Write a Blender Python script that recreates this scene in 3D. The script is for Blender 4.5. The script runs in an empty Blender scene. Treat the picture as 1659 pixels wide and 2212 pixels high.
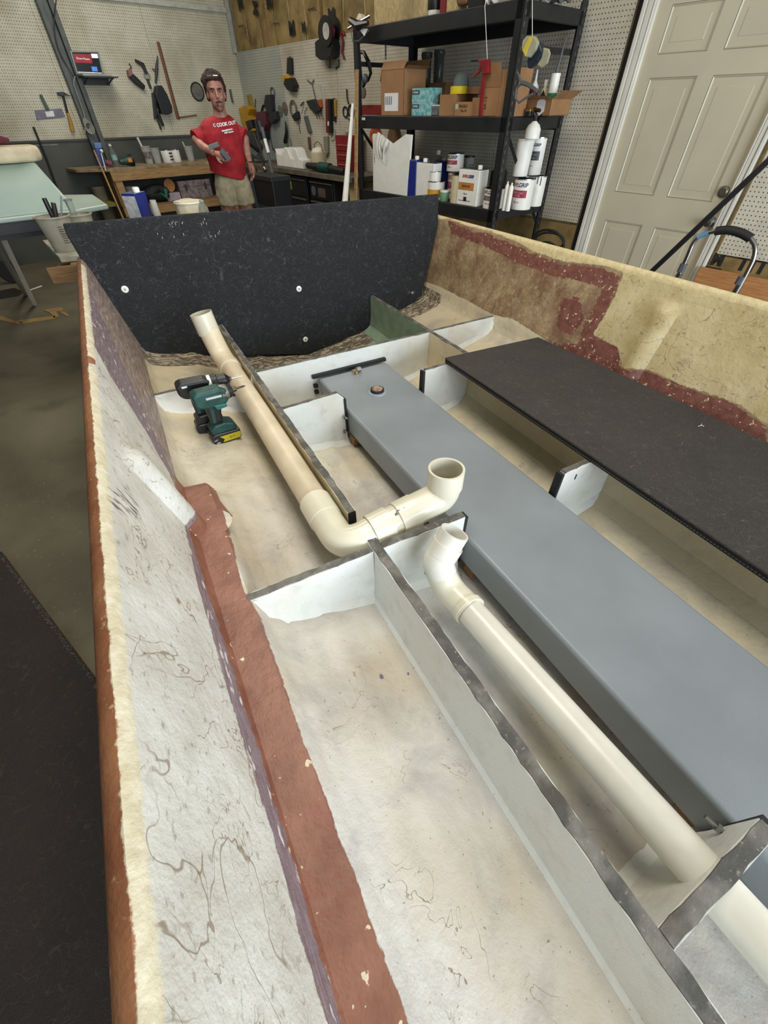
import bpy, bmesh, math, random
import numpy as np
from mathutils import Vector, Matrix
random.seed(7)
SC = bpy.context.scene; COL = SC.collection
# ---------------------------------------------------------------- camera
IW, IH, F = 1659, 2212, 874.0
CX, CY, EYE = 829.5, 1106.0, 1.5
_d = np.array([838-CX, 1982-CY, F]); _d /= np.linalg.norm(_d)
def _az(px):
    dx = px-CX; v = np.array([dx, -(_d[0]*dx+_d[2]*F)/_d[1], F]); return v/np.linalg.norm(v)
_L = _az(150); _T = np.cross(_d, _L)
if _T[0] < 0: _T = -_T
RM = np.array([_T, _L, -_d])
cam = bpy.data.cameras.new('camera'); cam.sensor_fit = 'HORIZONTAL'; cam.sensor_width = 36; cam.lens = 36*F/IW
cam.clip_start = .02; cam.clip_end = 60
co = bpy.data.objects.new('camera', cam); COL.objects.link(co)
r_, u_, b_ = RM@np.array([1, 0, 0.]), RM@np.array([0, -1., 0]), RM@np.array([0, 0, -1.])
co.matrix_world = Matrix(((r_[0], u_[0], b_[0], 0), (r_[1], u_[1], b_[1], 0), (r_[2], u_[2], b_[2], EYE), (0, 0, 0, 1)))
SC.camera = co
# room axes: u runs along the shelf wall away from the camera, v towards the shelf wall
_A = RM@_az(-238); ANG = math.atan2(_A[1], _A[0])
UD = np.array([math.cos(ANG), math.sin(ANG), 0]); VD = np.array([math.sin(ANG), -math.cos(ANG), 0])
def RW(u, v, z): p = UD*u+VD*v; return (p[0], p[1], z+EYE)
def ray(px, py): return RM@np.array([px-CX, py-CY, F])
def PX(px, py, ax, c):
    """world point seen at a photo pixel on the plane ax=c (x, y, z below the eye, u, v)"""
    r = ray(px, py)
    k = {'x': r[0], 'y': r[1], 'z': r[2], 'u': r@UD, 'v': r@VD}[ax]
    p = r*(c/k); return (p[0], p[1], p[2]+EYE)
def UV(px, py, ax, c):
    p = np.array(PX(px, py, ax, c)); return p@UD, p@VD, p[2]-EYE
# ---------------------------------------------------------------- world, lights, exposure
SC.view_settings.view_transform = 'Standard'; SC.view_settings.look = 'None'
SC.view_settings.gamma = 1; SC.view_settings.use_curve_mapping = False
SC.view_settings.exposure = 0.0
w = bpy.data.worlds.new('daylight'); SC.world = w; w.use_nodes = True
w.node_tree.nodes['Background'].inputs[0].default_value = (.75, .87, 1, 1)
w.node_tree.nodes['Background'].inputs[1].default_value = 1.6
def area(name, p, target, sx, sy, e, col):
    l = bpy.data.lights.new(name, 'AREA'); l.shape = 'RECTANGLE'; l.size = sx; l.size_y = sy; l.energy = e; l.color = col
    o = bpy.data.objects.new(name, l); COL.objects.link(o); o.location = p
    o.rotation_euler = (Vector(target)-Vector(p)).to_track_quat('-Z', 'Y').to_euler(); return o
area('daylight_garage_opening', RW(-4.4, .9, 0), RW(2, .9, -.5), 5.4, 2.7, 430, (.84, .92, 1))
area('ceiling_light_near', RW(1.5, 1.0, 1.85), RW(1.5, 1.0, -1), 1.2, 2.4, 75, (1, .94, .82))
area('ceiling_light_far', RW(5.6, 2.0, 1.85), RW(5.6, 2.0, -1), 1.2, 2.4, 60, (1, .95, .84))
# ---------------------------------------------------------------- materials
MATS = {}
def lin(h):
    if isinstance(h, str):
        h = h.lstrip('#'); c = [int(h[i:i+2], 16)/255 for i in (0, 2, 4)]
    else: c = h
    return tuple([x/12.92 if x <= .04045 else ((x+.055)/1.055)**2.4 for x in c])+(1,)
class NT:
    def __init__(s, name):
        s.m = bpy.data.materials.new(name); s.m.use_nodes = True; s.t = s.m.node_tree; s.n = s.t.nodes
        s.b = s.n['Principled BSDF']
    def new(s, typ, **k):
        x = s.n.new(typ)
        for a, v in k.items(): setattr(x, a, v)
        return x
    def link(s, a, b): s.t.links.new(a, b)
    def val(s, sock, v):
        if isinstance(v, (int, float)): sock.default_value = v
        elif isinstance(v, (tuple, list)): sock.default_value = v
        elif isinstance(v, str): sock.default_value = lin(v)
        else: s.link(v, sock)
    def lc(s, sc=(1, 1, 1), name='lc'):
        a = s.new('ShaderNodeAttribute', attribute_name=name).outputs['Vector']
        if sc == (1, 1, 1): return a
        m = s.new('ShaderNodeVectorMath', operation='MULTIPLY'); s.link(a, m.inputs[0]); m.inputs[1].default_value = sc
        return m.outputs[0]
    def attr(s, name): return s.new('ShaderNodeAttribute', attribute_name=name).outputs['Fac']
    def noise(s, scale, detail=3, dist=0, vec=None, rough=.5, off=0):
        x = s.new('ShaderNodeTexNoise'); x.inputs['Scale'].default_value = scale; x.inputs['Detail'].default_value = detail
        x.inputs['Distortion'].default_value = dist; x.inputs['Roughness'].default_value = rough
        v = vec if vec is not None else s.lc()
        if off:
            a = s.new('ShaderNodeVectorMath', operation='ADD'); s.link(v, a.inputs[0]); a.inputs[1].default_value = (off, off*.7, off*1.3); v = a.outputs[0]
        s.link(v, x.inputs['Vector']); return x.outputs['Fac']
    def math(s, op, a, b=0.0, c=0.0):
        x = s.new('ShaderNodeMath', operation=op); s.val(x.inputs[0], a); s.val(x.inputs[1], b); s.val(x.inputs[2], c); return x.outputs[0]
    def ramp(s, f, lo, hi, a=0.0, b=1.0):
        x = s.new('ShaderNodeMapRange'); s.val(x.inputs[0], f); x.inputs[1].default_value = lo; x.inputs[2].default_value = hi
        x.inputs[3].default_value = a; x.inputs[4].default_value = b; return x.outputs[0]
    def mix(s, f, a, b, mode='MIX'):
        x = s.new('ShaderNodeMix', data_type='RGBA', blend_type=mode)
        s.val(x.inputs[0], f); s.val(x.inputs[6], a); s.val(x.inputs[7], b); return x.outputs[2]
    def lines(s, scale, width, off, dist=.6, vec=None, detail=1.5):
        n = s.noise(scale, detail, dist, vec=vec, off=off); d = s.math('ABSOLUTE', s.math('SUBTRACT', n, .5)); return s.ramp(d, width*.4, width, 1, 0)
    def bump(s, h, strength=.3, dist=.01):
        x = s.new('ShaderNodeBump'); x.inputs['Strength'].default_value = strength; x.inputs['Distance'].default_value = dist
        s.link(h, x.inputs['Height']); s.link(x.outputs[0], s.b.inputs['Normal'])
    def done(s, col, rough=.5, metal=0.0):
        s.val(s.b.inputs['Base Color'], col); s.val(s.b.inputs['Roughness'], rough); s.b.inputs['Metallic'].default_value = metal
        MATS[s.m.name] = s.m; return s.m
def M(name, col, rough=.5, metal=0, var=.12, sc=12, bump=0, bsc=60, alpha=None, trans=0, emit=0, col2=None):
    if name in MATS: return MATS[name]
    t = NT(name); c = lin(col)
    dk = lin(col2) if col2 else tuple(x*(1-var*1.6) for x in c[:3])+(1,)
    lt = tuple(min(1, x*(1+var*.5)) for x in c[:3])+(1,)
    n = t.noise(sc, 4)
    cc = t.mix(t.ramp(n, .35, .65), dk, lt)
    if bump: t.bump(t.noise(bsc, 3, off=3), bump, .004)
    if trans: t.b.inputs['Transmission Weight'].default_value = trans; t.b.inputs['IOR'].default_value = 1.2
    if alpha: t.b.inputs['Alpha'].default_value = alpha
    if emit: t.link(cc, t.b.inputs['Emission Color']); t.b.inputs['Emission Strength'].default_value = emit
    return t.done(cc, rough, metal)
def m_pegboard(name, base, dirt):
    t = NT(name); v = t.lc()
    s = t.new('ShaderNodeSeparateXYZ'); t.link(v, s.inputs[0])
    def cell(o): return t.math('SUBTRACT', t.math('FRACT', t.math('DIVIDE', o, .0254)), .5)
    x, y = cell(s.outputs[0]), cell(s.outputs[1])
    d = t.math('SQRT', t.math('ADD', t.math('MULTIPLY', x, x), t.math('MULTIPLY', y, y)))
    hole = t.ramp(d, .135, .17, 1, 0)
    c = t.mix(t.ramp(t.noise(1.6, 5, rough=.65), .42, .72), base, dirt)
    c = t.mix(t.ramp(t.noise(22, 3), .45, .8, 0, .25), c, dirt)
    c = t.mix(hole, c, '#26241f')
    return t.done(c, .62)
def m_carpet(name, base, hair, amt=.5, w=.012):
    t = NT(name); c = t.mix(t.ramp(t.noise(5, 4), .3, .7), tuple(x*.75 for x in lin(base)[:3])+(1,), lin(base))
    c = t.mix(t.ramp(t.noise(260, 2), .45, .75, 0, .12), c, hair)
    acc = None
    for k, sc in enumerate((9, 12, 15, 19, 23, 28)):
        l = t.math('MULTIPLY', t.lines(sc, w, 2.3*k+1, 1.2, detail=.3), t.ramp(t.noise(24, 1, off=5+k*3), .47, .60))
        acc = l if acc is None else t.math('MAXIMUM', acc, l)
    c = t.mix(t.math('MULTIPLY', acc, amt), c, hair)
    t.bump(t.noise(300, 3), .7, .004)
    return t.done(c, .95)
def m_wood(name, a, b, sc=(2, 30, 30), knots=True):
    t = NT(name); n = t.noise(3, 4, 1.2, vec=t.lc(sc)); c = t.mix(t.ramp(n, .35, .65), a, b)
    c = t.mix(t.ramp(t.noise(4, 3, off=4), .6, .8, 0, .4), c, '#5a4630')
    t.bump(n, .2, .003); return t.done(c, .7)
def m_concrete():
    t = NT('concrete'); c = t.mix(t.ramp(t.noise(1.1, 6, .4), .35, .68), '#5a5444', '#827a66')
    c = t.mix(t.ramp(t.noise(4, 5, off=3), .55, .72, 0, .5), c, '#4a4436')
    c = t.mix(t.ramp(t.noise(60, 2, off=8), .66, .74, 0, .6), c, '#9a937f')
    t.bump(t.noise(30, 4), .15, .004); return t.done(c, .55)
def m_white(name, base='#d8dad6', warm='#c4b594'):
    t = NT(name); n1 = t.noise(3.5, 5); n2 = t.noise(18, 4, off=2)
    c = t.mix(t.ramp(n1, .45, .75, 0, .45), base, warm)
    c = t.mix(t.ramp(n2, .52, .72, 0, .16), c, '#7d7668')
    c = t.mix(t.ramp(t.noise(140, 2, off=4), .70, .75, 0, .5), c, '#6c6350')
    wv = t.noise(1, 2, vec=t.lc((420, 420, 420)))
    t.bump(t.math('ADD', t.noise(35, 4), t.math('MULTIPLY', wv, .35)), .35, .006)
    return t.done(c, .42)
def m_cap():
    t = NT('sanded_grey_edge'); c = t.mix(t.ramp(t.noise(14, 5), .4, .62), '#4b4a47', '#75726c')
    c = t.mix(t.ramp(t.noise(90, 4, off=3), .62, .70, 0, .6), c, '#9d9484')
    c = t.mix(t.ramp(t.noise(8, 3, off=6), .56, .66, 0, .6), c, '#4a4032')
    t.bump(t.noise(60, 3), .5, .004); return t.done(c, .7)
def m_hull():
    t = NT('hull_finish'); side = t.attr('side')
    nz = t.math('SUBTRACT', t.noise(45, 5, rough=.7), .5); nb = t.math('SUBTRACT', t.noise(9, 4, off=5), .5)
    streak = t.math('SUBTRACT', t.noise(6, 4, vec=t.lc((14, 1.5, 14)), off=2), .5)
    def mask(name, amp=.035, soft=.0015, extra=None, bamp=.02):
        d = t.math('ADD', t.attr(name), t.math('ADD', t.math('MULTIPLY', nz, amp), t.math('MULTIPLY', nb, bamp)))
        if extra is not None: d = t.math('ADD', d, extra)
        return t.ramp(d, -soft, soft)
    # bare laminate
    tanR = t.mix(t.ramp(t.noise(7, 6, rough=.7), .36, .66), '#7c624a', '#b09a78')
    tanR = t.mix(t.ramp(t.noise(4.5, 5, 1.2, off=9), .54, .63, 0, .6), tanR, '#7c5146')
    tanR = t.mix(t.ramp(t.noise(70, 4, off=1, rough=.7), .42, .66, 0, .55), tanR, '#6a5340')
    tanR = t.mix(t.ramp(t.noise(24, 5, 1, off=14, rough=.7), .55, .68, 0, .5), tanR, '#c2ad8a')
    tanL = t.mix(t.ramp(t.noise(7, 5, vec=t.lc((20, 1.6, 9)), rough=.7), .36, .66), '#6f5c58', '#a3958c')
    tanL = t.mix(t.ramp(t.noise(5, 4, vec=t.lc((26, 2, 14)), off=7), .62, .70, 0, .7), tanL, '#c9bfb4')
    c = t.mix(side, tanL, tanR)
    # dark red or purple scuffed paint
    redR = t.mix(t.ramp(t.noise(28, 4), .35, .7), '#6c3f38', '#835549')
    redR = t.mix(t.ramp(t.noise(55, 3, .4, off=4), .64, .67), redR, '#cfc2a0')
    purL = t.mix(t.ramp(t.noise(10, 4, vec=t.lc((30, 2, 16))), .3, .7), '#6b5a60', '#8f8188')
    purL = t.mix(t.ramp(t.noise(22, 3, vec=t.lc((3, .8, 2)), off=3), .62, .66), purL, '#cbc5c2')
    c = t.mix(mask('f_red', .03, extra=t.math('MULTIPLY', streak, .05)), c, t.mix(side, purL, redR))
    # cracked gelcoat
    creR = t.mix(t.ramp(t.noise(6, 5), .35, .68), '#b5a274', '#cdbf98')
    creL = t.mix(t.ramp(t.noise(6, 5), .35, .68), '#bab7ae', '#cfcec8')
    cre = t.mix(side, creL, creR)
    cre = t.mix(t.ramp(t.noise(7, 4, 1, off=12), .62, .74, 0, .35), cre, '#8c8674')
    sp = t.noise(75, 3, vec=t.lc((1.6, .7, 1)), off=6); cre = t.mix(t.ramp(sp, .62, .70, 0, .55), cre, '#7f776a')
    for k, sc in enumerate((3.2, 5.5, 7.5)):
        ln = t.math('MULTIPLY', t.lines(sc, .0042, 3*k+2, .5, detail=4), t.ramp(t.noise(3.0+k, 2, off=11+k), .50, .57))
        cre = t.mix(t.math('MULTIPLY', ln, .7), cre, '#75604c')
    c = t.mix(mask('f_cream', .03), c, cre)
    rim = t.mix(t.ramp(t.noise(40, 4), .4, .7), t.mix(side, '#c3baa0', '#c6b486'), t.mix(side, '#d6cfba', '#d6c79c'))
    c = t.mix(mask('f_rim', .018, .003, bamp=.012), c, rim)
    smg = t.math('MULTIPLY', t.ramp(t.attr('f_smudge'), 0, .015), t.ramp(t.noise(3, 3, .5, vec=t.lc((1, 30.0, 5.0)), off=2), .50, .58))
    c = t.mix(t.math('MULTIPLY', smg, .8), c, '#4c4236')
    # white bilge paint, green bilge, scuffed stern band
    wh = t.mix(t.ramp(t.noise(3.2, 5), .4, .72), '#cfccc6', '#bfb29c')
    wh = t.mix(t.math('MULTIPLY', t.attr('creamy'), .8), wh, '#cdbf9c')
    wh = t.mix(t.ramp(t.noise(5, 6, .5, off=3, rough=.62), .46, .72, 0, .55), wh, '#8b8588')
    wh = t.mix(t.ramp(t.noise(120, 3, off=5), .69, .73, 0, .7), wh, '#6a6253')
    wh = t.mix(t.math('MULTIPLY', t.lines(9, .004, 31, 1, detail=3), t.ramp(t.noise(5, 2, off=21), .55, .6)), wh, '#8d8570')
    c = t.mix(mask('f_white', .02, .001, bamp=.012), c, wh)
    gr = t.mix(t.ramp(t.noise(9, 4), .3, .7), '#7d8f78', '#909f88')
    c = t.mix(mask('f_green', .004, bamp=.004), c, gr)
    scf = t.mix(t.ramp(t.noise(26, 5, 1.5, vec=t.lc((.6, 1.5, 1))), .52, .55), '#665c4e', '#b1a58e')
    c = t.mix(mask('f_scuff', .04), c, scf)
    stp = t.mix(t.ramp(t.noise(12, 5), .35, .68), '#784b3b', '#8f624f')
    stp = t.mix(t.ramp(t.noise(40, 3, off=13), .68, .70), stp, '#d3c6a8')
    stp = t.mix(t.ramp(t.noise(4, 3, off=15), .62, .75, 0, .5), stp, '#8e3f3c')
    c = t.mix(mask('f_strip', .012, .001, bamp=.008), c, stp)
    out = t.mix(t.ramp(t.noise(9, 5, vec=t.lc((1, 1.5, 1))), .35, .68), '#835339', '#9c6c4b')
    out = t.mix(t.ramp(t.noise(55, 3, off=3), .66, .72, 0, .6), out, '#cbb089')
    c = t.mix(mask('f_outer', .016, .001, bamp=.012), c, out)
    h = t.math('ADD', t.noise(38, 5), t.math('MULTIPLY', t.noise(180, 2, off=3), .25))
    t.bump(h, .45, .008)
    return t.done(c, .48)
m_hull()
CARPET = m_carpet('black_carpet', '#1c1d20', '#63666a', .42, .0075)
CARPET2 = m_carpet('charcoal_carpet', '#38332f', '#85827e', .22, .006)
CARPET3 = m_carpet('dark_brown_carpet', '#2f2826', '#5e5652', .22, .009)
PEG = m_pegboard('pegboard', '#c9c3b2', '#a89c88'); PEGF = m_pegboard('pegboard_far', '#c6c2ab', '#a2967c')
PEGB = m_pegboard('pegboard_stained', '#b3b5a8', '#8e9896')
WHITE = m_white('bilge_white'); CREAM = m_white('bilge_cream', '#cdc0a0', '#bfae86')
GREEN = M('bilge_green', '#80927b', .5, var=.12, bump=.2)
CAP = m_cap(); CONC = m_concrete()
WOOD = m_wood('pine', '#8a6a45', '#a98757'); WOODD = m_wood('old_pine', '#6d5234', '#8c6a42'); OSB = m_wood('strand_board', '#a08a5f', '#bfa878', (18, 9, 18))
ORANGEWOOD = m_wood('orange_lumber', '#a06a3c', '#b98450')
PVC = M('pvc', '#dcd6c2', .22, var=.05, sc=4); PVCD = M('dusty_pvc', '#d8cab0', .4, var=.12, sc=5, col2='#c2b398'); PVCW = M('pvc_white', '#dedbd0', .25, var=.04)
TANK = M('tank_grey', '#858b90', .38, var=.08, sc=3, bump=.12, bsc=300)
RUB = M('black_rubber', '#17181a', .7); BLK = M('black_plastic', '#16171a', .4); BLKM = M('black_steel', '#1b1c1e', .45, var=.2)
STEEL = M('steel', '#a5a7a8', .3, 1); WHT = M('white_paint', '#e3e1da', .4, var=.04); GREYP = M('grey_plastic', '#55595c', .5)
CARD = M('cardboard', '#98704a', .8, var=.12, sc=6); CARDD = M('cardboard_inside', '#7b5c3d', .85); LABEL = M('paper_label', '#dcdcdc', .6, var=.03)
KRAFT = M('kraft_paper', '#9c8352', .6, var=.22, sc=5, bump=.5, bsc=14, col2='#6e5a34')
TEAL = M('tool_teal', '#12443f', .5, var=.3, sc=30); REDP = M('red_paint', '#7e1a1c', .45, var=.15); YEL = M('yellow_plastic', '#c8931c', .45); BLUE = M('blue_steel_can', '#1c2a78', .35)
CLEAR = M('clear_plastic', '#c9cfcd', .12, trans=.85, var=.02); FROST = M('frosted_plastic', '#c3c4bc', .45, trans=.35, var=.08)
INK = M('printed_ink', '#1c1c1c', .6); MAROON = M('maroon', '#5c2430', .5); DGREY = M('dark_grey_wall', '#4b4d48', .7, var=.18, sc=2)
# ---------------------------------------------------------------- mesh building
class Fr:
    def __init__(s, o=(0, 0, 0), x=(1, 0, 0), y=(0, 1, 0), z=(0, 0, 1)):
        s.o, s.x, s.y, s.z = [np.array(a, float) for a in (o, x, y, z)]
    def __call__(s, p): return s.o+s.x*p[0]+s.y*p[1]+s.z*p[2]
    def inv(s, w):
        d = np.array(w)-s.o; return (d@s.x, d@s.y, d@s.z)
W0 = Fr(); ROOM = Fr((0, 0, EYE), UD, VD, (0, 0, 1))
WALLD = Fr(RW(0, 4.2, 0), -UD, (0, 0, 1), -VD)      # x right, y up, z towards the room
WALLF = Fr(RW(8.1, 0, 0), VD, (0, 0, 1), -UD)
def wd(px, py, off=.02): return WALLD.inv(PX(px, py, 'v', 4.2-off))[:2]
def wf(px, py, off=.02): return WALLF.inv(PX(px, py, 'u', 8.1-off))[:2]
class MB:
    def __init__(s, fr=W0): s.fr = fr; s.v = []; s.f = []; s.l = []
    def add(s, vs, fs, fr=None):
        fr = fr or s.fr; k = len(s.v)
        for p in vs: s.v.append(tuple(fr(p))); s.l.append(tuple(p))
        s.f += [tuple(i+k for i in f) for f in fs]; return s
    def box(s, x0, x1, y0, y1, z0, z1):
        return s.add([(x, y, z) for z in (z0, z1) for y in (y0, y1) for x in (x0, x1)],
                     [(0, 2, 3, 1), (4, 5, 7, 6), (0, 1, 5, 4), (2, 6, 7, 3), (0, 4, 6, 2), (1, 3, 7, 5)])
    def hexa(s, b, t):   # four bottom and four top corners
        return s.add(list(b)+list(t), [(0, 3, 2, 1), (4, 5, 6, 7), (0, 1, 5, 4), (1, 2, 6, 5), (2, 3, 7, 6), (3, 0, 4, 7)])
    def prism(s, poly, z0, z1):
        n = len(poly); return s.add([(x, y, z0) for x, y in poly]+[(x, y, z1) for x, y in poly],
                     [tuple(range(n))[::-1], tuple(range(n, 2*n))]+[(i, (i+1) % n, n+(i+1) % n, n+i) for i in range(n)])
    def tube(s, pts, r, n=12, caps=True, r2=None, hollow=0):
        P = [np.array(p, float) for p in pts]; m = len(P)
        rs = r if isinstance(r, (list, tuple)) else [r]*m
        T = []
        for i in range(m):
            a = P[max(i-1, 0)]; b = P[min(i+1, m-1)]; t = b-a; T.append(t/(np.linalg.norm(t)+1e-12))
        up = np.array([0, 0, 1.]) if abs(T[0][2]) < .9 else np.array([0, 1., 0])
        X = np.cross(up, T[0]); X /= np.linalg.norm(X)
        vs = []
        for i in range(m):
            X = X-T[i]*(X@T[i]); X /= np.linalg.norm(X); Y = np.cross(T[i], X)
            for k in range(n):
                a = 2*math.pi*k/n; vs.append(P[i]+(X*math.cos(a)+Y*math.sin(a))*rs[i])
        fs = [(i*n+k, i*n+(k+1) % n, (i+1)*n+(k+1) % n, (i+1)*n+k) for i in range(m-1) for k in range(n)]
        if caps: fs += [tuple(range(n))[::-1], tuple(range((m-1)*n, m*n))]
        return s.add([tuple(v) for v in vs], fs)
    def lathe(s, prof, c=(0, 0, 0), n=20, ax=2):
        vs = []; m = len(prof)
        for r, z in prof:
            for k in range(n):
                a = 2*math.pi*k/n; q = [r*math.cos(a), r*math.sin(a), z]
                if ax == 0: q = [z, r*math.cos(a), r*math.sin(a)]
                if ax == 1: q = [r*math.sin(a), z, r*math.cos(a)]
                vs.append((q[0]+c[0], q[1]+c[1], q[2]+c[2]))
        fs = [(i*n+k, i*n+(k+1) % n, (i+1)*n+(k+1) % n, (i+1)*n+k) for i in range(m-1) for k in range(n)]
        fs += [tuple(range(n))[::-1], tuple(range((m-1)*n, m*n))]
        return s.add(vs, fs)
    def ball(s, c, r, n=14):
        r = r if isinstance(r, (tuple, list)) else (r, r, r); vs = []; fs = []; h = n//2
        for i in range(h+1):
            th = math.pi*i/h; rr = max(math.sin(th), .004)
            for k in range(n):
                a = 2*math.pi*k/n; vs.append((c[0]+r[0]*rr*math.cos(a), c[1]+r[1]*rr*math.sin(a), c[2]+r[2]*math.cos(th)))
        fs = [(i*n+k, (i+1)*n+k, (i+1)*n+(k+1) % n, i*n+(k+1) % n) for i in range(h) for k in range(n)]
        fs += [tuple(range(n)), tuple(range(h*n, (h+1)*n))[::-1]]
        return s.add(vs, fs)
    def grid(s, fn, a, b):
        vs = [fn(i, j) for i in range(a) for j in range(b)]
        return s.add(vs, [(i*b+j, (i+1)*b+j, (i+1)*b+j+1, i*b+j+1) for i in range(a-1) for j in range(b-1)])
    def build(s, name, mat, parent=None, smooth=False, bevel=0, attrs=None, seg=2):
        root = parent
        while root is not None and root.parent is not None: root = root.parent
        V = np.array(s.v)
        if root is not None: base = np.array(root.location)
        else: base = np.array([(V[:, 0].min()+V[:, 0].max())/2, (V[:, 1].min()+V[:, 1].max())/2, V[:, 2].min()])
        me = bpy.data.meshes.new(name); me.from_pydata((V-base).tolist(), [], s.f)
        a = me.attributes.new('lc', 'FLOAT_VECTOR', 'POINT'); a.data.foreach_set('vector', np.array(s.l, dtype=np.float32).ravel())
        if attrs:
            for k, vals in attrs.items():
                q = me.attributes.new(k, 'FLOAT', 'POINT'); q.data.foreach_set('value', np.array(vals, dtype=np.float32))
        bm = bmesh.new(); bm.from_mesh(me); bmesh.ops.recalc_face_normals(bm, faces=bm.faces); bm.to_mesh(me); bm.free()
        if mat: me.materials.append(mat)
        if smooth:
            me.polygons.foreach_set('use_smooth', [True]*len(me.polygons))
            me.set_sharp_from_angle(angle=math.radians(38))
        o = bpy.data.objects.new(name, me); COL.objects.link(o)
        if parent is not None: o.parent = parent
        else: o.location = base
        if bevel:
            b = o.modifiers.new('bevel', 'BEVEL'); b.width = bevel; b.segments = seg; b.limit_method = 'ANGLE'; b.harden_normals = False
        return o
def tag(o, label=None, cat=None, group=None, kind=None):
    if label: o['label'] = label
    if cat: o['category'] = cat
    if group: o['group'] = group
    if kind: o['kind'] = kind
    return o
def thing(name, label, cat, loc, group=None):
    o = bpy.data.objects.new(name, None); COL.objects.link(o); o.location = loc; o.empty_display_size = .05
    return tag(o, label, cat, group)
TM = {}
def text(s, parent, c, ex, ey, size, mat, depth=.0006, name='lettering', align='CENTER', shear=0, bold=0):
    cu = bpy.data.curves.new(name, 'FONT'); cu.body = s; cu.size = size; cu.extrude = depth; cu.align_x = align; cu.align_y = 'CENTER'; cu.shear = shear; cu.offset = bold
    cu.materials.append(mat); oc = bpy.data.objects.new('tmp', cu); COL.objects.link(oc); me = bpy.data.meshes.new_from_object(oc); bpy.data.objects.remove(oc); bpy.data.curves.remove(cu)
    me.name = name; o = bpy.data.objects.new(name, me); COL.objects.link(o)
    ex = Vector(ex).normalized(); ez = ex.cross(Vector(ey)).normalized(); ey = ez.cross(ex)
    root = parent
    while root.parent is not None: root = root.parent
    p = Vector(c)-root.location
    o.parent = parent
    TM[o.name] = o.matrix_local = Matrix(((ex.x, ey.x, ez.x, p.x), (ex.y, ey.y, ez.y, p.y), (ex.z, ey.z, ez.z, p.z), (0, 0, 0, 1)))
    return o
def txf(s, parent, fr, p, size, mat, rot=0, **k):
    ex = fr.x*math.cos(rot)+fr.y*math.sin(rot); ey = -fr.x*math.sin(rot)+fr.y*math.cos(rot)
    return text(s, parent, fr(p), ex, ey, size, mat, **k)
def struct(o): o['kind'] = 'structure'; return o
def fillet(pts, r, n=6):
    """round the corners of a polyline"""
    P = [np.array(p, float) for p in pts]; out = [P[0]]
    for i in range(1, len(P)-1):
        a, b, c = P[i-1], P[i], P[i+1]; rr = min(r, np.linalg.norm(a-b)*.49, np.linalg.norm(c-b)*.49)
        s, e = b+(a-b)/np.linalg.norm(a-b)*rr, b+(c-b)/np.linalg.norm(c-b)*rr
        for k in range(n+1):
            t = k/n; out.append((1-t)**2*s+2*t*(1-t)*b+t*t*e)
    return out+[P[-1]]
# ================================================================ ROOM
FZ = -EYE
struct(MB(ROOM).box(-4.5, 8.25, -4.5, 4.35, FZ-.1, FZ).build('floor', CONC))
struct(MB(ROOM).box(-4.5, 8.25, -4.5, 4.35, 2.0, 2.1).build('ceiling', M('ceiling_white', '#b9b8b0', .8)))
struct(MB(ROOM).box(-4.5, 8.25, -4.6, -4.5, FZ, 2.0).build('wall_left', M('left_wall_grey', '#77776f', .8)))
wb = MB(ROOM); wb.box(-4.6, -4.5, -4.5, -2.0, FZ, 2.0); wb.box(-4.6, -4.5, 3.8, 4.35, FZ, 2.0); wb.box(-4.6, -4.5, -2.0, 3.8, 1.45, 2.0)
struct(wb.build('wall_back', M('back_wall_grey', '#8a8a82', .8)))
# far wall: dark grey wainscot, pegboard sheets above, strip of ceiling trim
wfar = struct(MB(WALLF).box(-4.5, 4.2, FZ, 2.0, -.1, 0).build('wall_far', DGREY))
for a, b in ((-1.9, -.683), (-.68, .537), (.54, 1.757), (1.76, 2.977), (2.98, 4.19)):
    MB(WALLF).box(a, b, -.26, .955, 0, .012).build('pegboard_panel', PEGF, wfar)
for a, b in ((1.76, 2.977), (2.98, 4.19), (.54, 1.757)):
    MB(WALLF).box(a, b, .96, 2.0, 0, .012).build('pegboard_panel', PEGF, wfar)
MB(WALLF).box(.5, 4.19, .945, .985, .012, .05).build('rail', M('white_rail', '#b9b9ad', .6), wfar)
MB(WALLF).box(-1.9, 4.19, -.275, -.255, 0, .02).build('ledge_strip', DGREY, wfar)
MB(WALLF).box(1.13, 1.45, -.31, -.295, 0, .006).build('tape_mark', M('dusty_mark', '#7b7c74', .8), wfar)
# steel column in front of the far wall
colm = MB(WALLF)
x0, _ = wf(78, 0, .1); x1, _ = wf(115, 0, .1)
colm.box(x0, x0+.055, FZ, 2.0, .0, .1); colm.box(x0+.055, x1-.055, FZ, 2.0, .03, .045); colm.box(x1-.055, x1, FZ, 2.0, 0, .1)
struct(colm.build('trim_1', M('grey_steel_column', '#50534f', .5, var=.15), bevel=.004))
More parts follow.
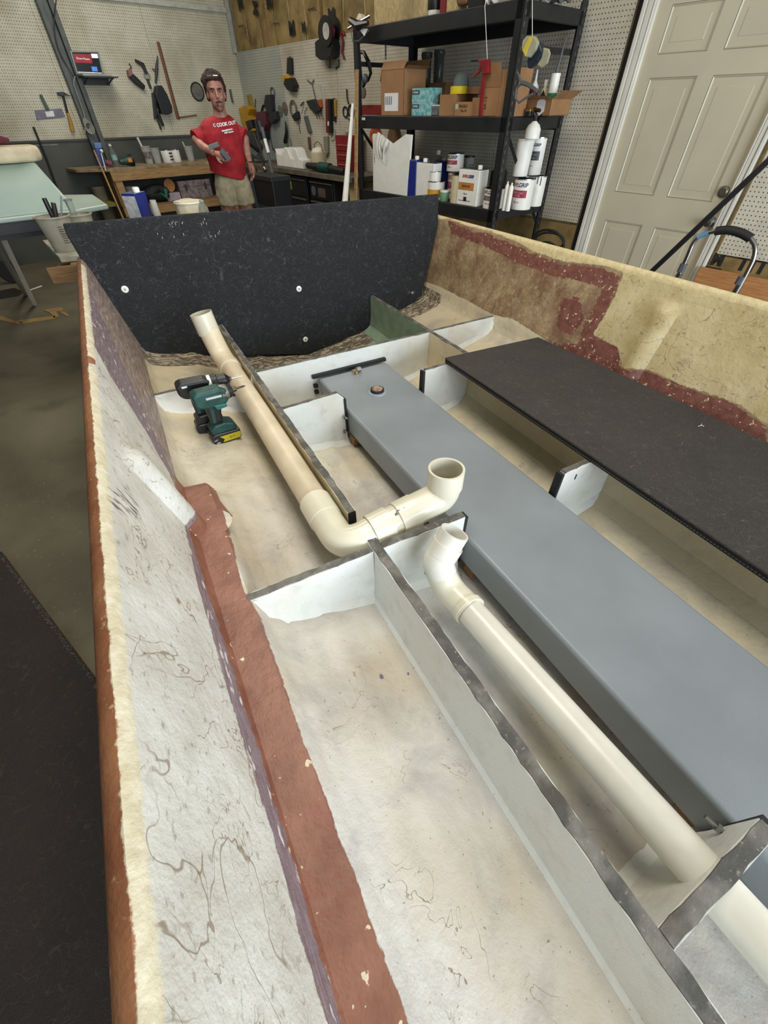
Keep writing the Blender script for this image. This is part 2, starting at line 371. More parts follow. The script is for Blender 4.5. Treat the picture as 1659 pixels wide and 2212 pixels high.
# shelf wall
wr = struct(MB(WALLD).box(-8.2, -2.14, FZ, 2.0, -.1, -.03).build('wall_right', OSB))
wr2 = struct(MB(WALLD).box(-1.10, 4.5, FZ, 2.0, -.1, -.03).build('wall_right_near', OSB))
struct(MB(WALLD).box(-2.14, -1.02, .56, 2.0, -.1, -.03).build('wall_right_above_door', OSB))
u = -8.09; k = 0
while u < -2.2:
    wdt = .36; e = min(u+wdt, -2.16)
    def bulge(i, j, u=u, e=e, k=k):
        x = u+.006+(e-u-.012)*i/6; z = .585+1.41*j/10
        return (x, z, .0-.028*abs(2*i/6-1)**3+.01*math.sin(j*1.7+k*2+i))
    mb = MB(WALLD); mb.grid(bulge, 7, 11); mb.build('insulation_batt', KRAFT, wr, smooth=True); u += wdt+.006; k += 1
for uu in (-7.1, -5.95, -4.8, -3.6):
    MB(WALLD).box(uu, uu+.04, .585, 2.0, -.02, .012).build('stud', WOOD, wr)
MB(WALLD).box(-8.1, -8.05, .58, 2.0, 0, .06).build('corner_trim', M('pale_trim', '#aaaa9c', .6), wr)
for (px, py, s, r) in ((518, 8, .16, .1), (551, 18, .16, 1.4), (630, 62, .15, 0), (628, 68, .1, 0), (580, 5, .16, 0), (715, 38, .16, 0), (655, 60, .1, 0)):
    x, y = wd(px, py); txf('M', wr, WALLD, (x, y, .014), s, INK, rot=r, bold=.008)
for (px, py) in ((595, 50), (520, 55), (672, 18)):
    x, y = wd(px, py); txf('~~~', wr, WALLD, (x, y, .016), .09, INK)
for a, b, z0, m in ((-8.09, -6.88, -.64, PEGB), (-6.875, -5.66, -.64, PEG), (-5.655, -4.44, -.64, PEG)):
    MB(WALLD).box(a, b, z0, .585, 0, .012).build('pegboard_panel', m, wr)
for a, b in ((-4.435, -3.22), (-3.215, -2.19)):
    MB(WALLD).box(a, b, -.74, .9, 0, .012).build('pegboard_panel', PEG, wr)
MB(WALLD).box(-4.6, -2.19, -1.45, -.76, -.03, .0).build('kraft_facing', KRAFT, wr)
MB(WALLD).box(-8.0, -4.62, FZ, -.66, -.03, .004).build('lower_panel', OSB, wr)
# near part right of the door
MB(WALLD).box(-1.02, .2, -.787, .43, 0, .012).build('pegboard_panel', PEG, wr2)
MB(WALLD).box(.205, 1.42, -.787, .43, 0, .012).build('pegboard_panel', PEG, wr2)
MB(WALLD).box(-1.02, 1.42, -1.45, -.80, -.03, .0).build('kraft_facing', KRAFT, wr2)
x, y = wd(1548, 563); txf('M', wr2, WALLD, (x, y, .002), .10, INK, bold=.006); 
MB(WALLD).box(x-.06, x+.055, y-.055, y-.048, 0, .002).build('print_rule', INK, wr2)
x, y = wd(1625, 572); txf('LLI', wr2, WALLD, (x, y, .002), .12, INK, rot=math.pi, bold=.006)
x, y = wd(1605, 630); txf('Formaldehyde-free', wr2, WALLD, (x, y-.02, .002), .05, INK, rot=math.pi)
x, y = wd(1560, 545); txf('board', wr2, WALLD, (x, y, .002), .03, INK, rot=math.pi)
# door
BEI = M('door_paint', '#c3baa2', .5, var=.05, sc=2, bump=.1, bsc=200); TRM = M('trim_white', '#d6d3c8', .5, var=.06, sc=3)
dr = struct(MB(WALLD).box(-2.04, -1.125, FZ, .55, -.05, -.02).build('door_1', BEI))
dr['category'] = 'door'
def door_panel(x0, x1, z0, z1):
    mb = MB(WALLD); g = .025; k = .05
    R = [(x0, z0), (x1, z0), (x1, z1), (x0, z1)]
    def ring(d, h): return [(x0+d, z0+d, h), (x1-d, z0+d, h), (x1-d, z1-d, h), (x0+d, z1-d, h)]
    A = [ring(0, -.02), ring(.006, -.013), ring(.022, -.030), ring(.034, -.031), ring(.055, -.018)]
    vs = [p for r in A for p in r]; fs = []
    for i in range(len(A)-1):
        for j in range(4): fs.append((i*4+j, i*4+(j+1) % 4, i*4+4+(j+1) % 4, i*4+4+j))
    fs.append(tuple(range(16, 20)))
    mb.add(vs, fs); mb.build('raised_panel', BEI, dr)
# the face frame that leaves the six panels recessed
xs = [(-1.95, -1.63), (-1.535, -1.215)]; zs = [(-1.32, -.69), (-.50, .14), (.25, .47)]
fr_ = MB(WALLD)
fr_.box(-2.04, -1.95, FZ, .55, -.02, -.012+.0); fr_.box(-1.215, -1.125, FZ, .55, -.02, -.012); fr_.box(-1.63, -1.535, FZ, .55, -.02, -.012)
for a, b in xs:
    for z0, z1 in ((FZ, -1.32), (-.69, -.50), (.14, .25), (.47, .55)): fr_.box(a, b, z0, z1, -.02, -.012)
fr_.build('stile_frame', BEI, dr)
for a, b in xs:
    for z0, z1 in zs: door_panel(a, b, z0, z1)
kx, kz = wd(1532, 480); dx, dz = wd(1560, 415)
MB(WALLD).lathe([(.033, -.012), (.033, -.004), (.012, .0), (.011, .02), (.024, .03), (.029, .045), (.024, .058), (.004, .062)], (kx, kz, 0), 20).build('knob', STEEL, dr, True)
MB(WALLD).lathe([(.034, -.012), (.033, .0), (.02, .008), (.019, .012), (.004, .012)], (dx, dz, 0), 20).build('deadbolt', M('aged_nickel', '#7d766a', .35, .8), dr, True)
def casing(x0, x1, name, z1=.60):
    mb = MB(WALLD); s = 1 if x1 > x0 else -1; wdt = abs(x1-x0)
    for a, b, h in ((0, .12, .012), (.12, .22, .022), (.22, .30, .016), (.30, .62, .02), (.62, .72, .012), (.72, 1, .026)):
        xa, xb = x0+s*wdt*a, x0+s*wdt*b; mb.box(min(xa, xb), max(xa, xb), FZ, z1, -.03, h)
    return struct(mb.build(name, TRM, bevel=.003))
casing(-2.04, -2.135, 'trim_2'); casing(-1.125, -1.055, 'trim_3')
struct(MB(WALLD).box(-2.188, -2.14, FZ, 2.0, -.03, -.02).build('trim_4', RUB))
struct(MB(WALLD).box(-2.14, -1.03, .56, .66, -.02, .02).build('trim_5', TRM))
# ================================================================ BOAT
HC = .945
def smooth(a, b, x): t = min(1, max(0, (x-a)/(b-a))); return t*t*(3-2*t)
NEAR = [(1.15, -.577), (1.142, -.61), (1.065, -.965), (1.057, -.993), (.975, -1.000), (.966, -1.02), (.945, -1.075), (.90, -1.125), (.80, -1.165), (.585, -1.235), (.30, -1.29), (0, -1.34)]
FAR = [(1.15, -.577), (1.142, -.61), (1.070, -.99), (1.060, -1.045), (1.045, -1.075), (1.02, -1.093), (.98, -1.107), (.93, -1.118), (.80, -1.145), (.585, -1.225), (.30, -1.285), (0, -1.33)]
OUT = [(0, -1.375), (.5, -1.30), (.99, -1.17), (1.085, -1.10), (1.10, -1.0), (1.170, -.70), (1.188, -.64), (1.195, -.62), (1.1975, -.60), (1.195, -.58), (1.185, -.566), (1.175, -.559), (1.165, -.5570), (1.156, -.563)]
def prof(Y, side):
    t = smooth(1.34, 1.44, Y) if side < 0 else 1.0
    pts = [(NEAR[i][0]*(1-t)+FAR[i][0]*t, NEAR[i][1]*(1-t)+FAR[i][1]*t) for i in range(len(NEAR))]
    full = OUT+pts; res = []
    for (wv, z) in full:
        if side > 0:
            g = .03*(2.99-Y)*smooth(.7, 1.15, wv); wv = wv+g*(.5+.5*smooth(-1, -.56, z))
        res.append((HC+side*wv, z))
    return res
def resample(p, seg):
    out = []
    for i in range(len(p)-1):
        a, b = np.array(p[i]), np.array(p[i+1]); n = max(1, int(math.ceil(np.linalg.norm(b-a)/seg)))
        for k in range(n): out.append((a+(b-a)*k/n, i+k/n))
    out.append((np.array(p[-1]), len(p)-1.0)); return out
ref = resample(NEAR and prof(0, -1), .016); PAR = [q for _, q in ref]
def at(p, q):
    i = min(int(q), len(p)-2); t = q-i; return (p[i][0]*(1-t)+p[i+1][0]*t, p[i][1]*(1-t)+p[i+1][1]*t)
def strake(X, Y): return .010*math.exp(-((X-.17)/.035)**2)+.008*math.exp(-((X-.60)/.03)**2)+.008*math.exp(-((X-1.29)/.03)**2)
def zbot(X, Y):
    side = -1 if X < HC else 1; p = prof(Y, side); best = -1.3
    for i in range(len(OUT), len(p)-1):
        a, b = p[i], p[i+1]
        if min(a[0], b[0])-1e-6 <= X <= max(a[0], b[0])+1e-6 and abs(a[0]-b[0]) > 1e-6:
            t = (X-a[0])/(b[0]-a[0]); best = a[1]*(1-t)+b[1]*t
    return best+strake(X, Y)
def side_hit(px, py, side):
    r = ray(px, py)
    k = -.3308/(r[0]+.218*r[2]) if side < 0 else 2.288/(r[0]-.218*r[2]+.0225*r[1])
    return (r[1]*k, r[2]*k)
def sdf(P, poly):
    """signed distance, positive inside, to a polygon"""
    P = np.array(P); poly = np.array(poly); n = len(poly); d = np.full(len(P), 1e9); ins = np.zeros(len(P), bool)
    for i in range(n):
        a, b = poly[i], poly[(i+1) % n]; e = b-a; wv = P-a
        t = np.clip((wv@e)/(e@e+1e-12), 0, 1); d = np.minimum(d, np.linalg.norm(wv-np.outer(t, e), axis=1))
        c = ((a[1] > P[:, 1]) != (b[1] > P[:, 1])); xx = a[0]+(P[:, 1]-a[1])/(e[1] if abs(e[1]) > 1e-12 else 1e-12)*e[0]
        ins ^= c & (P[:, 0] < xx)
    return np.where(ins, d, -d)
boat = thing('boat_hull', 'stripped open fibreglass boat hull with white bilge and dark-edged stringers', 'boat', (HC, 1.2, FZ+EYE))
YS = list(np.arange(-1.3, 3.03, .02))
PL, PR = {}, {}
hv, hinfo = [], []
rib_l = None
mb = MB(W0); rows = len(YS); cols = len(PAR)
AT = {k: [] for k in ('side', 'f_red', 'f_cream', 'f_rim', 'f_smudge', 'creamy', 'f_white', 'f_green', 'f_scuff', 'f_strip', 'f_outer')}
# colour zones traced on the two sides (Y, z)
def SL(*p): return [side_hit(x, y, -1) for x, y in p]
def SR(*p): return [side_hit(x, y, 1) for x, y in p]
zl_red = SL((172, 605), (182, 655), (190, 700), (203, 745), (240, 815), (285, 880), (330, 950), (362, 1015), (388, 1075), (405, 1165), (420, 1240), (439, 1309), (466, 1400), (494, 1499), (534, 1635), (584, 1788), (611, 1883), (656, 2050), (706, 2209), (740, 2300))
zl_red_in = [(-.08, -1.06), (.2, -1.06), (1.0, -1.06), (1.3, -1.02)]+SL((378, 1020), (345, 945), (308, 865), (272, 795), (242, 735), (218, 685), (203, 645), (186, 602))
zl_cream = SL((165, 560), (172, 605), (182, 655), (190, 700), (203, 745), (240, 815), (285, 880), (330, 950), (362, 1015), (388, 1075), (405, 1165), (420, 1240), (439, 1309), (466, 1400), (494, 1499), (534, 1635), (584, 1788), (611, 1883), (656, 2050), (706, 2209), (740, 2300))+[(-1.5, -1.0), (-1.5, -.40), (2.96, -.40)]
zl_smudge = SL((225, 1050), (270, 1040), (305, 1090), (300, 1125), (240, 1110))
zr_red = SR((968, 478), (1010, 495), (1060, 508), (1110, 528), (1150, 548), (1215, 572), (1300, 578), (1335, 598), (1318, 650), (1300, 690), (1282, 728), (1335, 752), (1340, 790), (1400, 800), (1480, 838), (1560, 862), (1600, 880), (1659, 922), (1659, 1010), (1500, 930), (1300, 820), (1165, 735), (1195, 740), (1250, 745), (1262, 700), (1285, 660), (1300, 625), (1270, 610), (1200, 600), (1120, 570), (1040, 530), (975, 505))
zr_red2 = SR((1210, 645), (1250, 640), (1260, 690), (1235, 725), (1203, 715))
zr_cream = SR((1345, 590), (1322, 650), (1300, 690), (1282, 722), (1335, 750), (1345, 790), (1400, 798), (1480, 832), (1560, 856), (1600, 874), (1659, 915))+[(-1.5, -.98), (-1.5, -.50), (1.60, -.50)]
zr_rim = [(3.1, -.50), (-1.5, -.50), (-1.5, -.585), (1.4, -.585)]+SR((1300, 574), (1215, 566), (1150, 542), (1110, 520), (1060, 500), (1010, 488), (968, 472))+[(3.1, -.6)]
zr_white = SR((905, 605), (945, 618), (1000, 645), (1060, 678), (1110, 690), (1160, 722))+[(1.5, -1.01), (-1.5, -1.01), (-1.5, -1.3), (3.1, -1.3)]
strip = [(1.39, -.13), (1.39, -.012), (1.28, -.010), (1.22, .012), (1.19, -.012), (1.0, -.022), (.80, -.038), (.70, -.022), (.4, -.027), (-1.4, -.03), (-1.4, -.116), (.2, -.117), (.6, -.122), (1.05, -.128), (1.2, -.128)]
Pts = []
for s in (-1, 1):
    k0 = len(mb.v); vs = []
    for Y in YS:
        p = prof(Y, s)
        for q in PAR:
            X, z = at(p, q)
            if q > len(OUT)+4: z += strake(X, Y)*smooth(len(OUT)+7, len(OUT)+8, q)
            # moulded half-round rib down each side
            if len(OUT)+.0 < q < len(OUT)+4.5:
                b = .036*math.sqrt(max(0, 1-((Y-1.12)/.05)**2)) if abs(Y-1.12) < .05 else 0
                tcap = -.655-.0
                if z > tcap-.045: b *= max(0, math.sqrt(max(0, 1-((z-tcap+.045)/.045)**2))) if z < tcap else 0
                if z < -1.0: b = 0
                X += -s*b
            vs.append((X, Y, z+EYE)); Pts.append((s, Y, X, z, q))
    n = cols; fs = [(i*n+j, (i+1)*n+j, (i+1)*n+j+1, i*n+j+1) for i in range(rows-1) for j in range(n-1)]
    mb.add(vs, fs)
S = np.array(Pts); s_, Y_, X_, z_, q_ = S.T; L_ = s_ < 0; q0 = len(OUT)
onside = (q_ > q0-1) & (q_ < q0+3.2)
A = {k: np.full(len(S), -1.0) for k in AT}
A['side'] = (s_ > 0).astype(float)
yz = np.c_[Y_, z_]
redL = sdf(yz, zl_red+zl_red_in); creamL = sdf(yz, zl_cream)
redR = np.maximum(sdf(yz, zr_red), sdf(yz, zr_red2)); crR = sdf(yz, zr_cream)
A['f_red'] = np.where(L_, redL, redR); A['f_cream'] = np.where(L_, creamL, crR)
A['f_rim'] = np.where(L_, np.where((q_ > q0-6), (z_+.576)*1.0, -1), sdf(yz, zr_rim))
A['f_rim'] = np.where(L_ & (np.abs(Y_-1.55) < .03), -1, A['f_rim'])
A['f_rim'] = np.where(L_ & (Y_ > 2.85), -1, A['f_rim'])
A['f_smudge'] = np.where(L_, sdf(yz, zl_smudge), -1)
A['f_outer'] = np.where(L_, (-.2245-X_)*1.0+.004, -.02); A['f_outer'] = np.where(L_ & (q_ < q0-4.5), .05, A['f_outer'])
A['f_outer'] = np.where(L_ & ((np.abs(Y_-1.55) < .022) & (q_ < q0)), .05, A['f_outer'])
A['f_outer'] = np.where(~L_ & (q_ < q0-4), .05, A['f_outer'])
wl = np.where(L_, np.where(Y_ > 1.39, -.985-z_+.00-(.06*(Y_-1.39)/1.6), -1.0-z_+.0), -1)
wl = np.where(L_ & (q_ > q0+2.5) & (Y_ <= 1.39), .03, wl)
wr_ = np.where(q_ > q0+3, .05, sdf(yz, zr_white))
A['f_white'] = np.where(q_ > q0+3.5, .06, np.where(L_, wl, wr_))
A['creamy'] = np.maximum(np.clip((Y_-1.0)/1.0, 0, 1), np.clip((X_-.9)/.3, 0, .9))
A['f_strip'] = np.where(L_, sdf(np.c_[Y_, X_], strip), -1.0); A['f_strip'] = np.where((q_ > q0+1.9), A['f_strip'], -1.0)
inb = q_ > q0+4
A['f_green'] = np.where(inb & (Y_ > 2.15), np.minimum(X_-.38, 1.52-X_), -1)
A['f_scuff'] = np.where((q_ > q0+2.2), (Y_-2.74)*1.0, -1.0)
hullm = mb.build('hull_shell', MATS['hull_finish'], boat, smooth=True, attrs={k: A[k].tolist() for k in AT})
# transom behind the carpet board
tp = [( .945-1.16, -.56), (.945-1.07, -1.06), (.6, -1.25), (.945, -1.34), (1.3, -1.25), (2.01, -1.06), (2.10, -.56)]
MB(Fr((0, 3.03, EYE), (1, 0, 0), (0, 0, 1), (0, -1, 0))).prism([(x, z) for x, z in tp], -.04, .02).build('transom', M('transom_laminate', '#7b6a58', .6, bump=.3), boat)
def wall(p0, p1, th, name, matA, matB, top=-1.0, flare=.035, notch=None, capm=None, n=None, jit=.002, dip=None):
    """a glassed-in web from p0 to p1 that follows the bottom; its sanded dark top edge is a part of its own"""
    p0, p1 = np.array(p0, float), np.array(p1, float); L = np.linalg.norm(p1-p0); d = (p1-p0)/L; nn = np.array([-d[1], d[0]])
    n = n or max(6, int(L/.03)); mbs = [MB(W0), MB(W0)]; cap = MB(W0); rows_ = []; crow = []
    for i in range(n+1):
        t = L*i/n; c = p0+d*t; zb = zbot(c[0], c[1])-.03
        zt = top
        if notch and notch[0] < c[0] < notch[1]: zt = notch[2]
        if dip: zt = top-dip(c)
        h = th/2; sec = []; fs_ = min(1, max(.02, (zt-zb-.03)/.14)); fl_ = flare*fs_
        for off, z in ((h-.008, zt+.001), (h-.001, zt), (h+.001, zb+.15), (h+.004, zb+.07+flare*.6), (h+fl_*.35, zb+.04+flare*.3), (h+fl_*1.1, zb+.03), (h+fl_*2.2, zb+.012)):
            sec.append((off, min(z, zt)))
        j1, j2 = random.uniform(-jit, jit), random.uniform(-jit, jit)
        rows_.append([(c+nn*o, z) for o, z in sec]+[(c-nn*o, z) for o, z in sec])
        crow.append([(c+nn*(h-.0022+j1), zt-.001), (c+nn*(h-.0030+j1), zt+.0035), (c-nn*(h-.0030+j2), zt+.0035), (c-nn*(h-.0022+j2), zt-.001)])
    k = 7
    for q, m_ in enumerate((matA, matB)):
        vs = [(r[j+q*k][0][0], r[j+q*k][0][1], r[j+q*k][1]+EYE) for r in rows_ for j in range(k)]
        mbs[q].add(vs, [(i*k+j, (i+1)*k+j, (i+1)*k+j+1, i*k+j+1) for i in range(n) for j in range(k-1)])
    if matA is matB:
        mbs[0].v += mbs[1].v; kk = len(mbs[0].l); mbs[0].l += mbs[1].l; mbs[0].f += [tuple(a+kk for a in f) for f in mbs[1].f]
        # close the ends
        for r in (rows_[0], rows_[-1]):
            q = len(mbs[0].v)
            mbs[0].add([(a[0][0], a[0][1], a[1]+EYE) for a in r], [(j, j+1, k+j+1, k+j) for j in range(k-1)])
        w_ = mbs[0].build(name, matA, boat, smooth=True)
    else:
        w_ = mbs[0].build(name, matA, boat, smooth=True); mbs[1].build('web_face', matB, w_, smooth=True)
        for r in (rows_[0], rows_[-1]): MB(W0).add([(a[0][0], a[0][1], a[1]+EYE) for a in r], [(j, j+1, k+j+1, k+j) for j in range(k-1)]).build('web_end', RUB, w_)
    vs = [(a[0][0], a[0][1], a[1]+EYE) for r in crow for a in r]
    cap.add(vs, [(i*4+j, (i+1)*4+j, (i+1)*4+j+1, i*4+j+1) for i in range(n) for j in range(3)]+[(0, 1, 2, 3), (n*4+3, n*4+2, n*4+1, n*4)])
    cap.build('sanded_edge', capm or CAP, w_)
    return w_
XL, XR = .380, 1.515
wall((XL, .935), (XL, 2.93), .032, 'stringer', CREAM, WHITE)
wall((XL+.004, -1.2), (XL+.001, .79), .036, 'stringer', WHITE, WHITE)
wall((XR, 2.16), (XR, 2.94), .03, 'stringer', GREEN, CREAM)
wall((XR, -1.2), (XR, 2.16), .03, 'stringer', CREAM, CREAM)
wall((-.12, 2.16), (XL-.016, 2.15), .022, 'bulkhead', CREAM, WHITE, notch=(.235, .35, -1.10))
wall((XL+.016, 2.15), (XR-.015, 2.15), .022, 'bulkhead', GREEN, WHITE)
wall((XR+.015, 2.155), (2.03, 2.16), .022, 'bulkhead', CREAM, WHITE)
wall((XL+.016, 1.72), (.712, 1.735), .022, 'bulkhead', WHITE, WHITE, dip=lambda c: .035*smooth(.69, .715, c[0]))
wall((1.195, 1.725), (XR-.015, 1.73), .024, 'bulkhead', WHITE, WHITE)
wall((1.190, .735), (XR-.015, .735), .026, 'bulkhead', WHITE, WHITE)
wall((-.035, .765), (XL-.018, .752), .028, 'bulkhead', WHITE, WHITE)
wall((XL+.018, .752), (.712, .735), .03, 'bulkhead', WHITE, WHITE)
wall((XL+.02, -.25), (.712, -.25), .034, 'bulkhead', WHITE, WHITE)
for (x, y, z0, z1) in ((.716, 1.735, -1.27, -1.04), (1.183, 1.725, -1.27, -1.003), (1.178, .735, -1.27, -1.003), (.717, .735, -1.25, -1.003), (.7175, -.25, -1.27, -.998)):
    MB(W0).box(x-.006, x+.006, y-.016, y+.016, z0+EYE, z1+EYE).build('rubber_edge', RUB, boat)
MB(W0).box(.695, 1.175, 2.116, 2.137, -1.102+EYE, -1.083+EYE).build('rubber_edge', RUB, boat)
for z in (-1.15, -1.19): MB(W0).box(.697, .72, 2.116, 2.137, z-.008+EYE, z+.010+EYE).build('rubber_edge', RUB, boat)
MB(W0).box(.18, .20, -.232, -.228, 0, .001) 
# slot in the right bulkhead, bolts through the webs
MB(W0).box(1.262, 1.268, .7205, .7225, -1.06+EYE, -1.035+EYE).build('slot', RUB, boat)
def bolt(c, d, name='bolt'):
    c = np.array(c); d = np.array(d, float); m_ = MB(W0); m_.tube([c, c+d*.035], .005, 8); m_.tube([c+d*.006, c+d*.014], .011, 6); m_.build(name, STEEL, boat, bevel=0)
for c in (PX(742, 900, 'y', 1.722), PX(742, 930, 'y', 1.722)): bolt(c, (.25, -1, .1))
for c in ((.69, -.233, -1.10+EYE), (.665, -.233, -1.17+EYE)): bolt(c, (-.3, 1, .15))
wood_block = ORANGEWOOD
for p in ((.72, 1.70, -1.262), (.735, .70, -1.262), (.75, -.18, -1.265)):
    MB(W0).box(p[0], p[0]+.08, p[1]-.05, p[1]+.0, p[2]+EYE-.03, p[2]+EYE+.016).build('wood_shim', WOODD, boat)
# supports below the hull
for y in (.2, 2.4):
    t = thing('keel_stand', 'low timber block stand under the %s of the hull' % ('stern' if y > 1 else 'middle'), 'boat stand', (HC, y, 0), 'stands under the hull')
    MB(W0).box(HC-.35, HC+.35, y-.08, y+.08, 0, .06).build('lower_block', WOOD, t, bevel=.004)
    MB(W0).box(HC-.06, HC+.06, y-.08, y+.08, .06, .124).build('upper_block', WOOD, t, bevel=.004)
# ---------------------------------------------------------------- carpet-covered transom board
cb = thing('carpeted_board', 'large upright board covered in black carpet, screwed across the stern', 'board', (HC, 2.96, -1.3+EYE))
outline = [(-.227, -.402), (-.232, -.447), (-.215, -.58), (-.205, -.63), (-.172, -.86), (-.132, -1.075), (-.105, -1.108), (-.03, -1.128), (.2, -1.165), (.594, -1.253), (.80, -1.295), (.93, -1.325), (1.05, -1.322), (1.333, -1.275), (1.501, -1.235), (1.75, -1.155), (1.905, -1.095), (1.960, -1.06), (1.985, -.98), (2.075, -.59), (2.066, -.50), (2.064, -.428)]
cbf = Fr((0, 2.965, EYE), (1, 0, 0), (0, 0, 1), (0, -1, 0))
MB(cbf).prism(outline, -.006, .02).build('carpet_face', CARPET, cb, bevel=.006)
for (px, py) in ((270, 625), (646, 624), (892, 633), (660, 733)):
    p = PX(px, py, 'y', 2.943)
    wsh = MB(Fr(p, (1, 0, 0), (0, 0, 1), (0, -1, 0))).lathe([(.0185 if px < 800 else .012, -.004), (.0185 if px < 800 else .012, 0), (.008, .002), (.001, .002)], n=20).build('washer', WHT if px != 892 else STEEL, cb)
    MB(Fr(p, (1, 0, 0), (0, 0, 1), (0, -1, 0))).lathe([(.006, .001), (.005, .005), (.001, .005)], n=10).build('screw_head', STEEL, wsh)
spl = MB(cbf)
for i in range(26):
    px, py = random.choice([(390, 500), (375, 478), (455, 505), (395, 482), (470, 500), (345, 505), (440, 480)]); px += random.gauss(0, 6); py += random.gauss(0, 5)
    q = cbf.inv(PX(px, py, 'y', 2.945)); l = random.uniform(.004, .014)
    spl.box(q[0]-.0015, q[0]+.0015, q[1]-l, q[1], .0195, .0212)
o = spl.build('paint_drips', M('dried_drips', '#9a9a97', .6), cb); o['kind'] = 'stuff'
# ---------------------------------------------------------------- fuel tank
tk = thing('fuel_tank', 'long grey painted metal fuel tank lying between the stringers', 'fuel tank', (.944, .93, -1.245+EYE))
MB(W0).box(.725, 1.165, -1.15, 2.108, -1.243+EYE, -1.10+EYE).build('tank_body', TANK, tk, smooth=True, bevel=.014, seg=4)
cxp = PX(815, 845, 'z', -1.095)
cf = Fr((cxp[0], cxp[1], -1.10+EYE))
pl = MB(cf).lathe([(.052, -.002), (.050, .003), (.040, .006), (.001, .006)], n=28).build('flange', M('tank_grey_light', '#8b93a0', .35), tk, True)
MB(cf).lathe([(.037, .004), (.037, .018), (.033, .021), (.031, .018), (.001, .017)], n=28).build('sender_ring', RUB, tk, True)
MB(cf).lathe([(.030, .015), (.029, .0215), (.001, .0225)], n=28).build('rusty_sender', M('rusty_plate', '#a79c8d', .7, col2='#7a4a2c', sc=35), tk, True)
fp = PX(770, 805, 'z', -1.095)
ff = Fr((fp[0], fp[1], -1.10+EYE))
ft = MB(ff).lathe([(.014, -.002), (.014, .010), (.010, .012), (.010, .026), (.001, .026)], n=14).build('fitting', M('brass', '#b59a6e', .3, .8), tk, True)
MB(ff).tube([(-.03, -.005, .021), (.0, 0, .021)], .0075, 10).build('hose_barb', M('brass', '#b59a6e'), ft, True)
MB(ff).tube([(.002, 0, .021), (.028, .002, .021)], .014, 6).build('nut', STEEL, ft)
# ---------------------------------------------------------------- deck panel on the right
dp = thing('deck_panel', 'dark charcoal carpeted deck panel resting across the right-hand stringer', 'board', (1.66, .6, -.996+EYE))
e1, e2 = (1.330, 1.735), (1.972, 1.690)
dpoly = [e1, e2, (2.0, 1.0), (2.012, .3), (2.02, -.9), (1.305, -.9)]
MB(Fr((0, 0, EYE))).prism(dpoly, -.976, -.966).build('carpet_top', CARPET2, dp, bevel=.004)
MB(Fr((0, 0, EYE))).prism([(x+(.003 if x < 1.5 else -.002), y-.003) for x, y in dpoly], -.9955, -.977).build('panel_core', RUB, dp)
st = MB(Fr((0, 0, EYE)))
for i in range(230):
    y = 1.72-i*.0113; x = 1.330-(1.735-y)*.025/2.635
    st.box(x-.0005, x+.002, y-.0035, y+.0035, -.988, -.9855)
o = st.build('stitching', M('stitch_grey', '#4f4b47', .8), dp); o['kind'] = 'stuff'
p = PX(1508, 921, 'z', -.965); wsp = MB(W0); wsp.tube([p, (p[0]+.012, p[1]-.004, p[2]+.004), (p[0]+.02, p[1]-.012, p[2]+.001)], .0012, 5); wsp.tube([(p[0]+.012, p[1]-.004, p[2]+.003), (p[0]+.03, p[1]+.004, p[2]+.001)], .001, 5)
wsp.build('lint_thread', WHT, dp)
# dark carpeted board on the floor, bottom left
fb = thing('floor_panel', 'dark brown carpeted panel lying on the floor left of the hull', 'board', (-.9, .8, 0))
a, b = PX(2, 1190, 'z', -1.47), PX(172, 1420, 'z', -1.47)
d = np.array(b)-np.array(a); d /= np.linalg.norm(d); nrm = np.array([d[1], -d[0], 0]);
if nrm[0] > 0: nrm = -nrm
a = np.array(a)-d*.0; q = [a, a+d*2.9, a+d*2.9+nrm*1.6, a+nrm*1.6]
MB(W0).prism([(x[0], x[1]) for x in q], .012, .03).build('carpet_top', CARPET3, fb, bevel=.004)
MB(W0).prism([(x[0], x[1]) for x in [q[0]-nrm*.0, q[1], q[2], q[3]]], 0, .0118).build('plywood_base', WOODD, fb)
fz = MB(W0)
for i in range(420):
    t_ = random.uniform(0.02, 1.2); c = a+d*t_+nrm*random.uniform(.002, .016); fz.tube([(c[0], c[1], .030), (c[0]+random.uniform(-.006, .006), c[1]+random.uniform(-.006, .006), .034)], .0007, 3)
o = fz.build('frayed_fibres', M('grey_fibre', '#7c776f', .9), fb); o['kind'] = 'stuff'
# ---------------------------------------------------------------- pvc pipes
def pipe_ring(name, pts, ro, ri, mat, parent, n=28, open0=False, open1=False):
    m_ = MB(W0); m_.tube(pts, ro, n, caps=False); m2 = MB(W0)
    if open0 or open1:
        m_.tube(pts, ri, n, caps=False)
        for end, flag in ((0, open0), (-1, open1)):
            P = [np.array(p, float) for p in pts]; 
            k = 0 if end == 0 else len(pts)-1; off = len(pts)*n
            m_.f += [(k*n+i, k*n+(i+1) % n, off+k*n+(i+1) % n, off+k*n+i) for i in range(n)]
    return m_.build(name, mat, parent, smooth=True)
def Z(x, y, z): return (x, y, z+EYE)
def lerp(a, b, t): return tuple(np.array(a)*(1-t)+np.array(b)*t)
bp = thing('large_drain_pipe', 'large cream pvc pipe along the left bilge ending in two upturned mouths', 'pipe', (.3, 1.6, -1.1+EYE))
pipe_ring('straight_pipe', [Z(.298, 2.36, -1.045), Z(.300, 1.7, -1.045), Z(.300, 1.0, -1.045)], .0535, .05, PVCD, bp)
riser = fillet([Z(.298, 2.38, -1.045), Z(.285, 2.50, -1.02), Z(.258, 2.555, -.86)], .09, 8)
pipe_ring('bend', riser, .0565, .05, PVCD, bp)
pipe_ring('coupling', [Z(.298, 2.345, -1.045), Z(.296, 2.40, -1.043)], .061, .05, PVCD, bp, open0=True, open1=True)
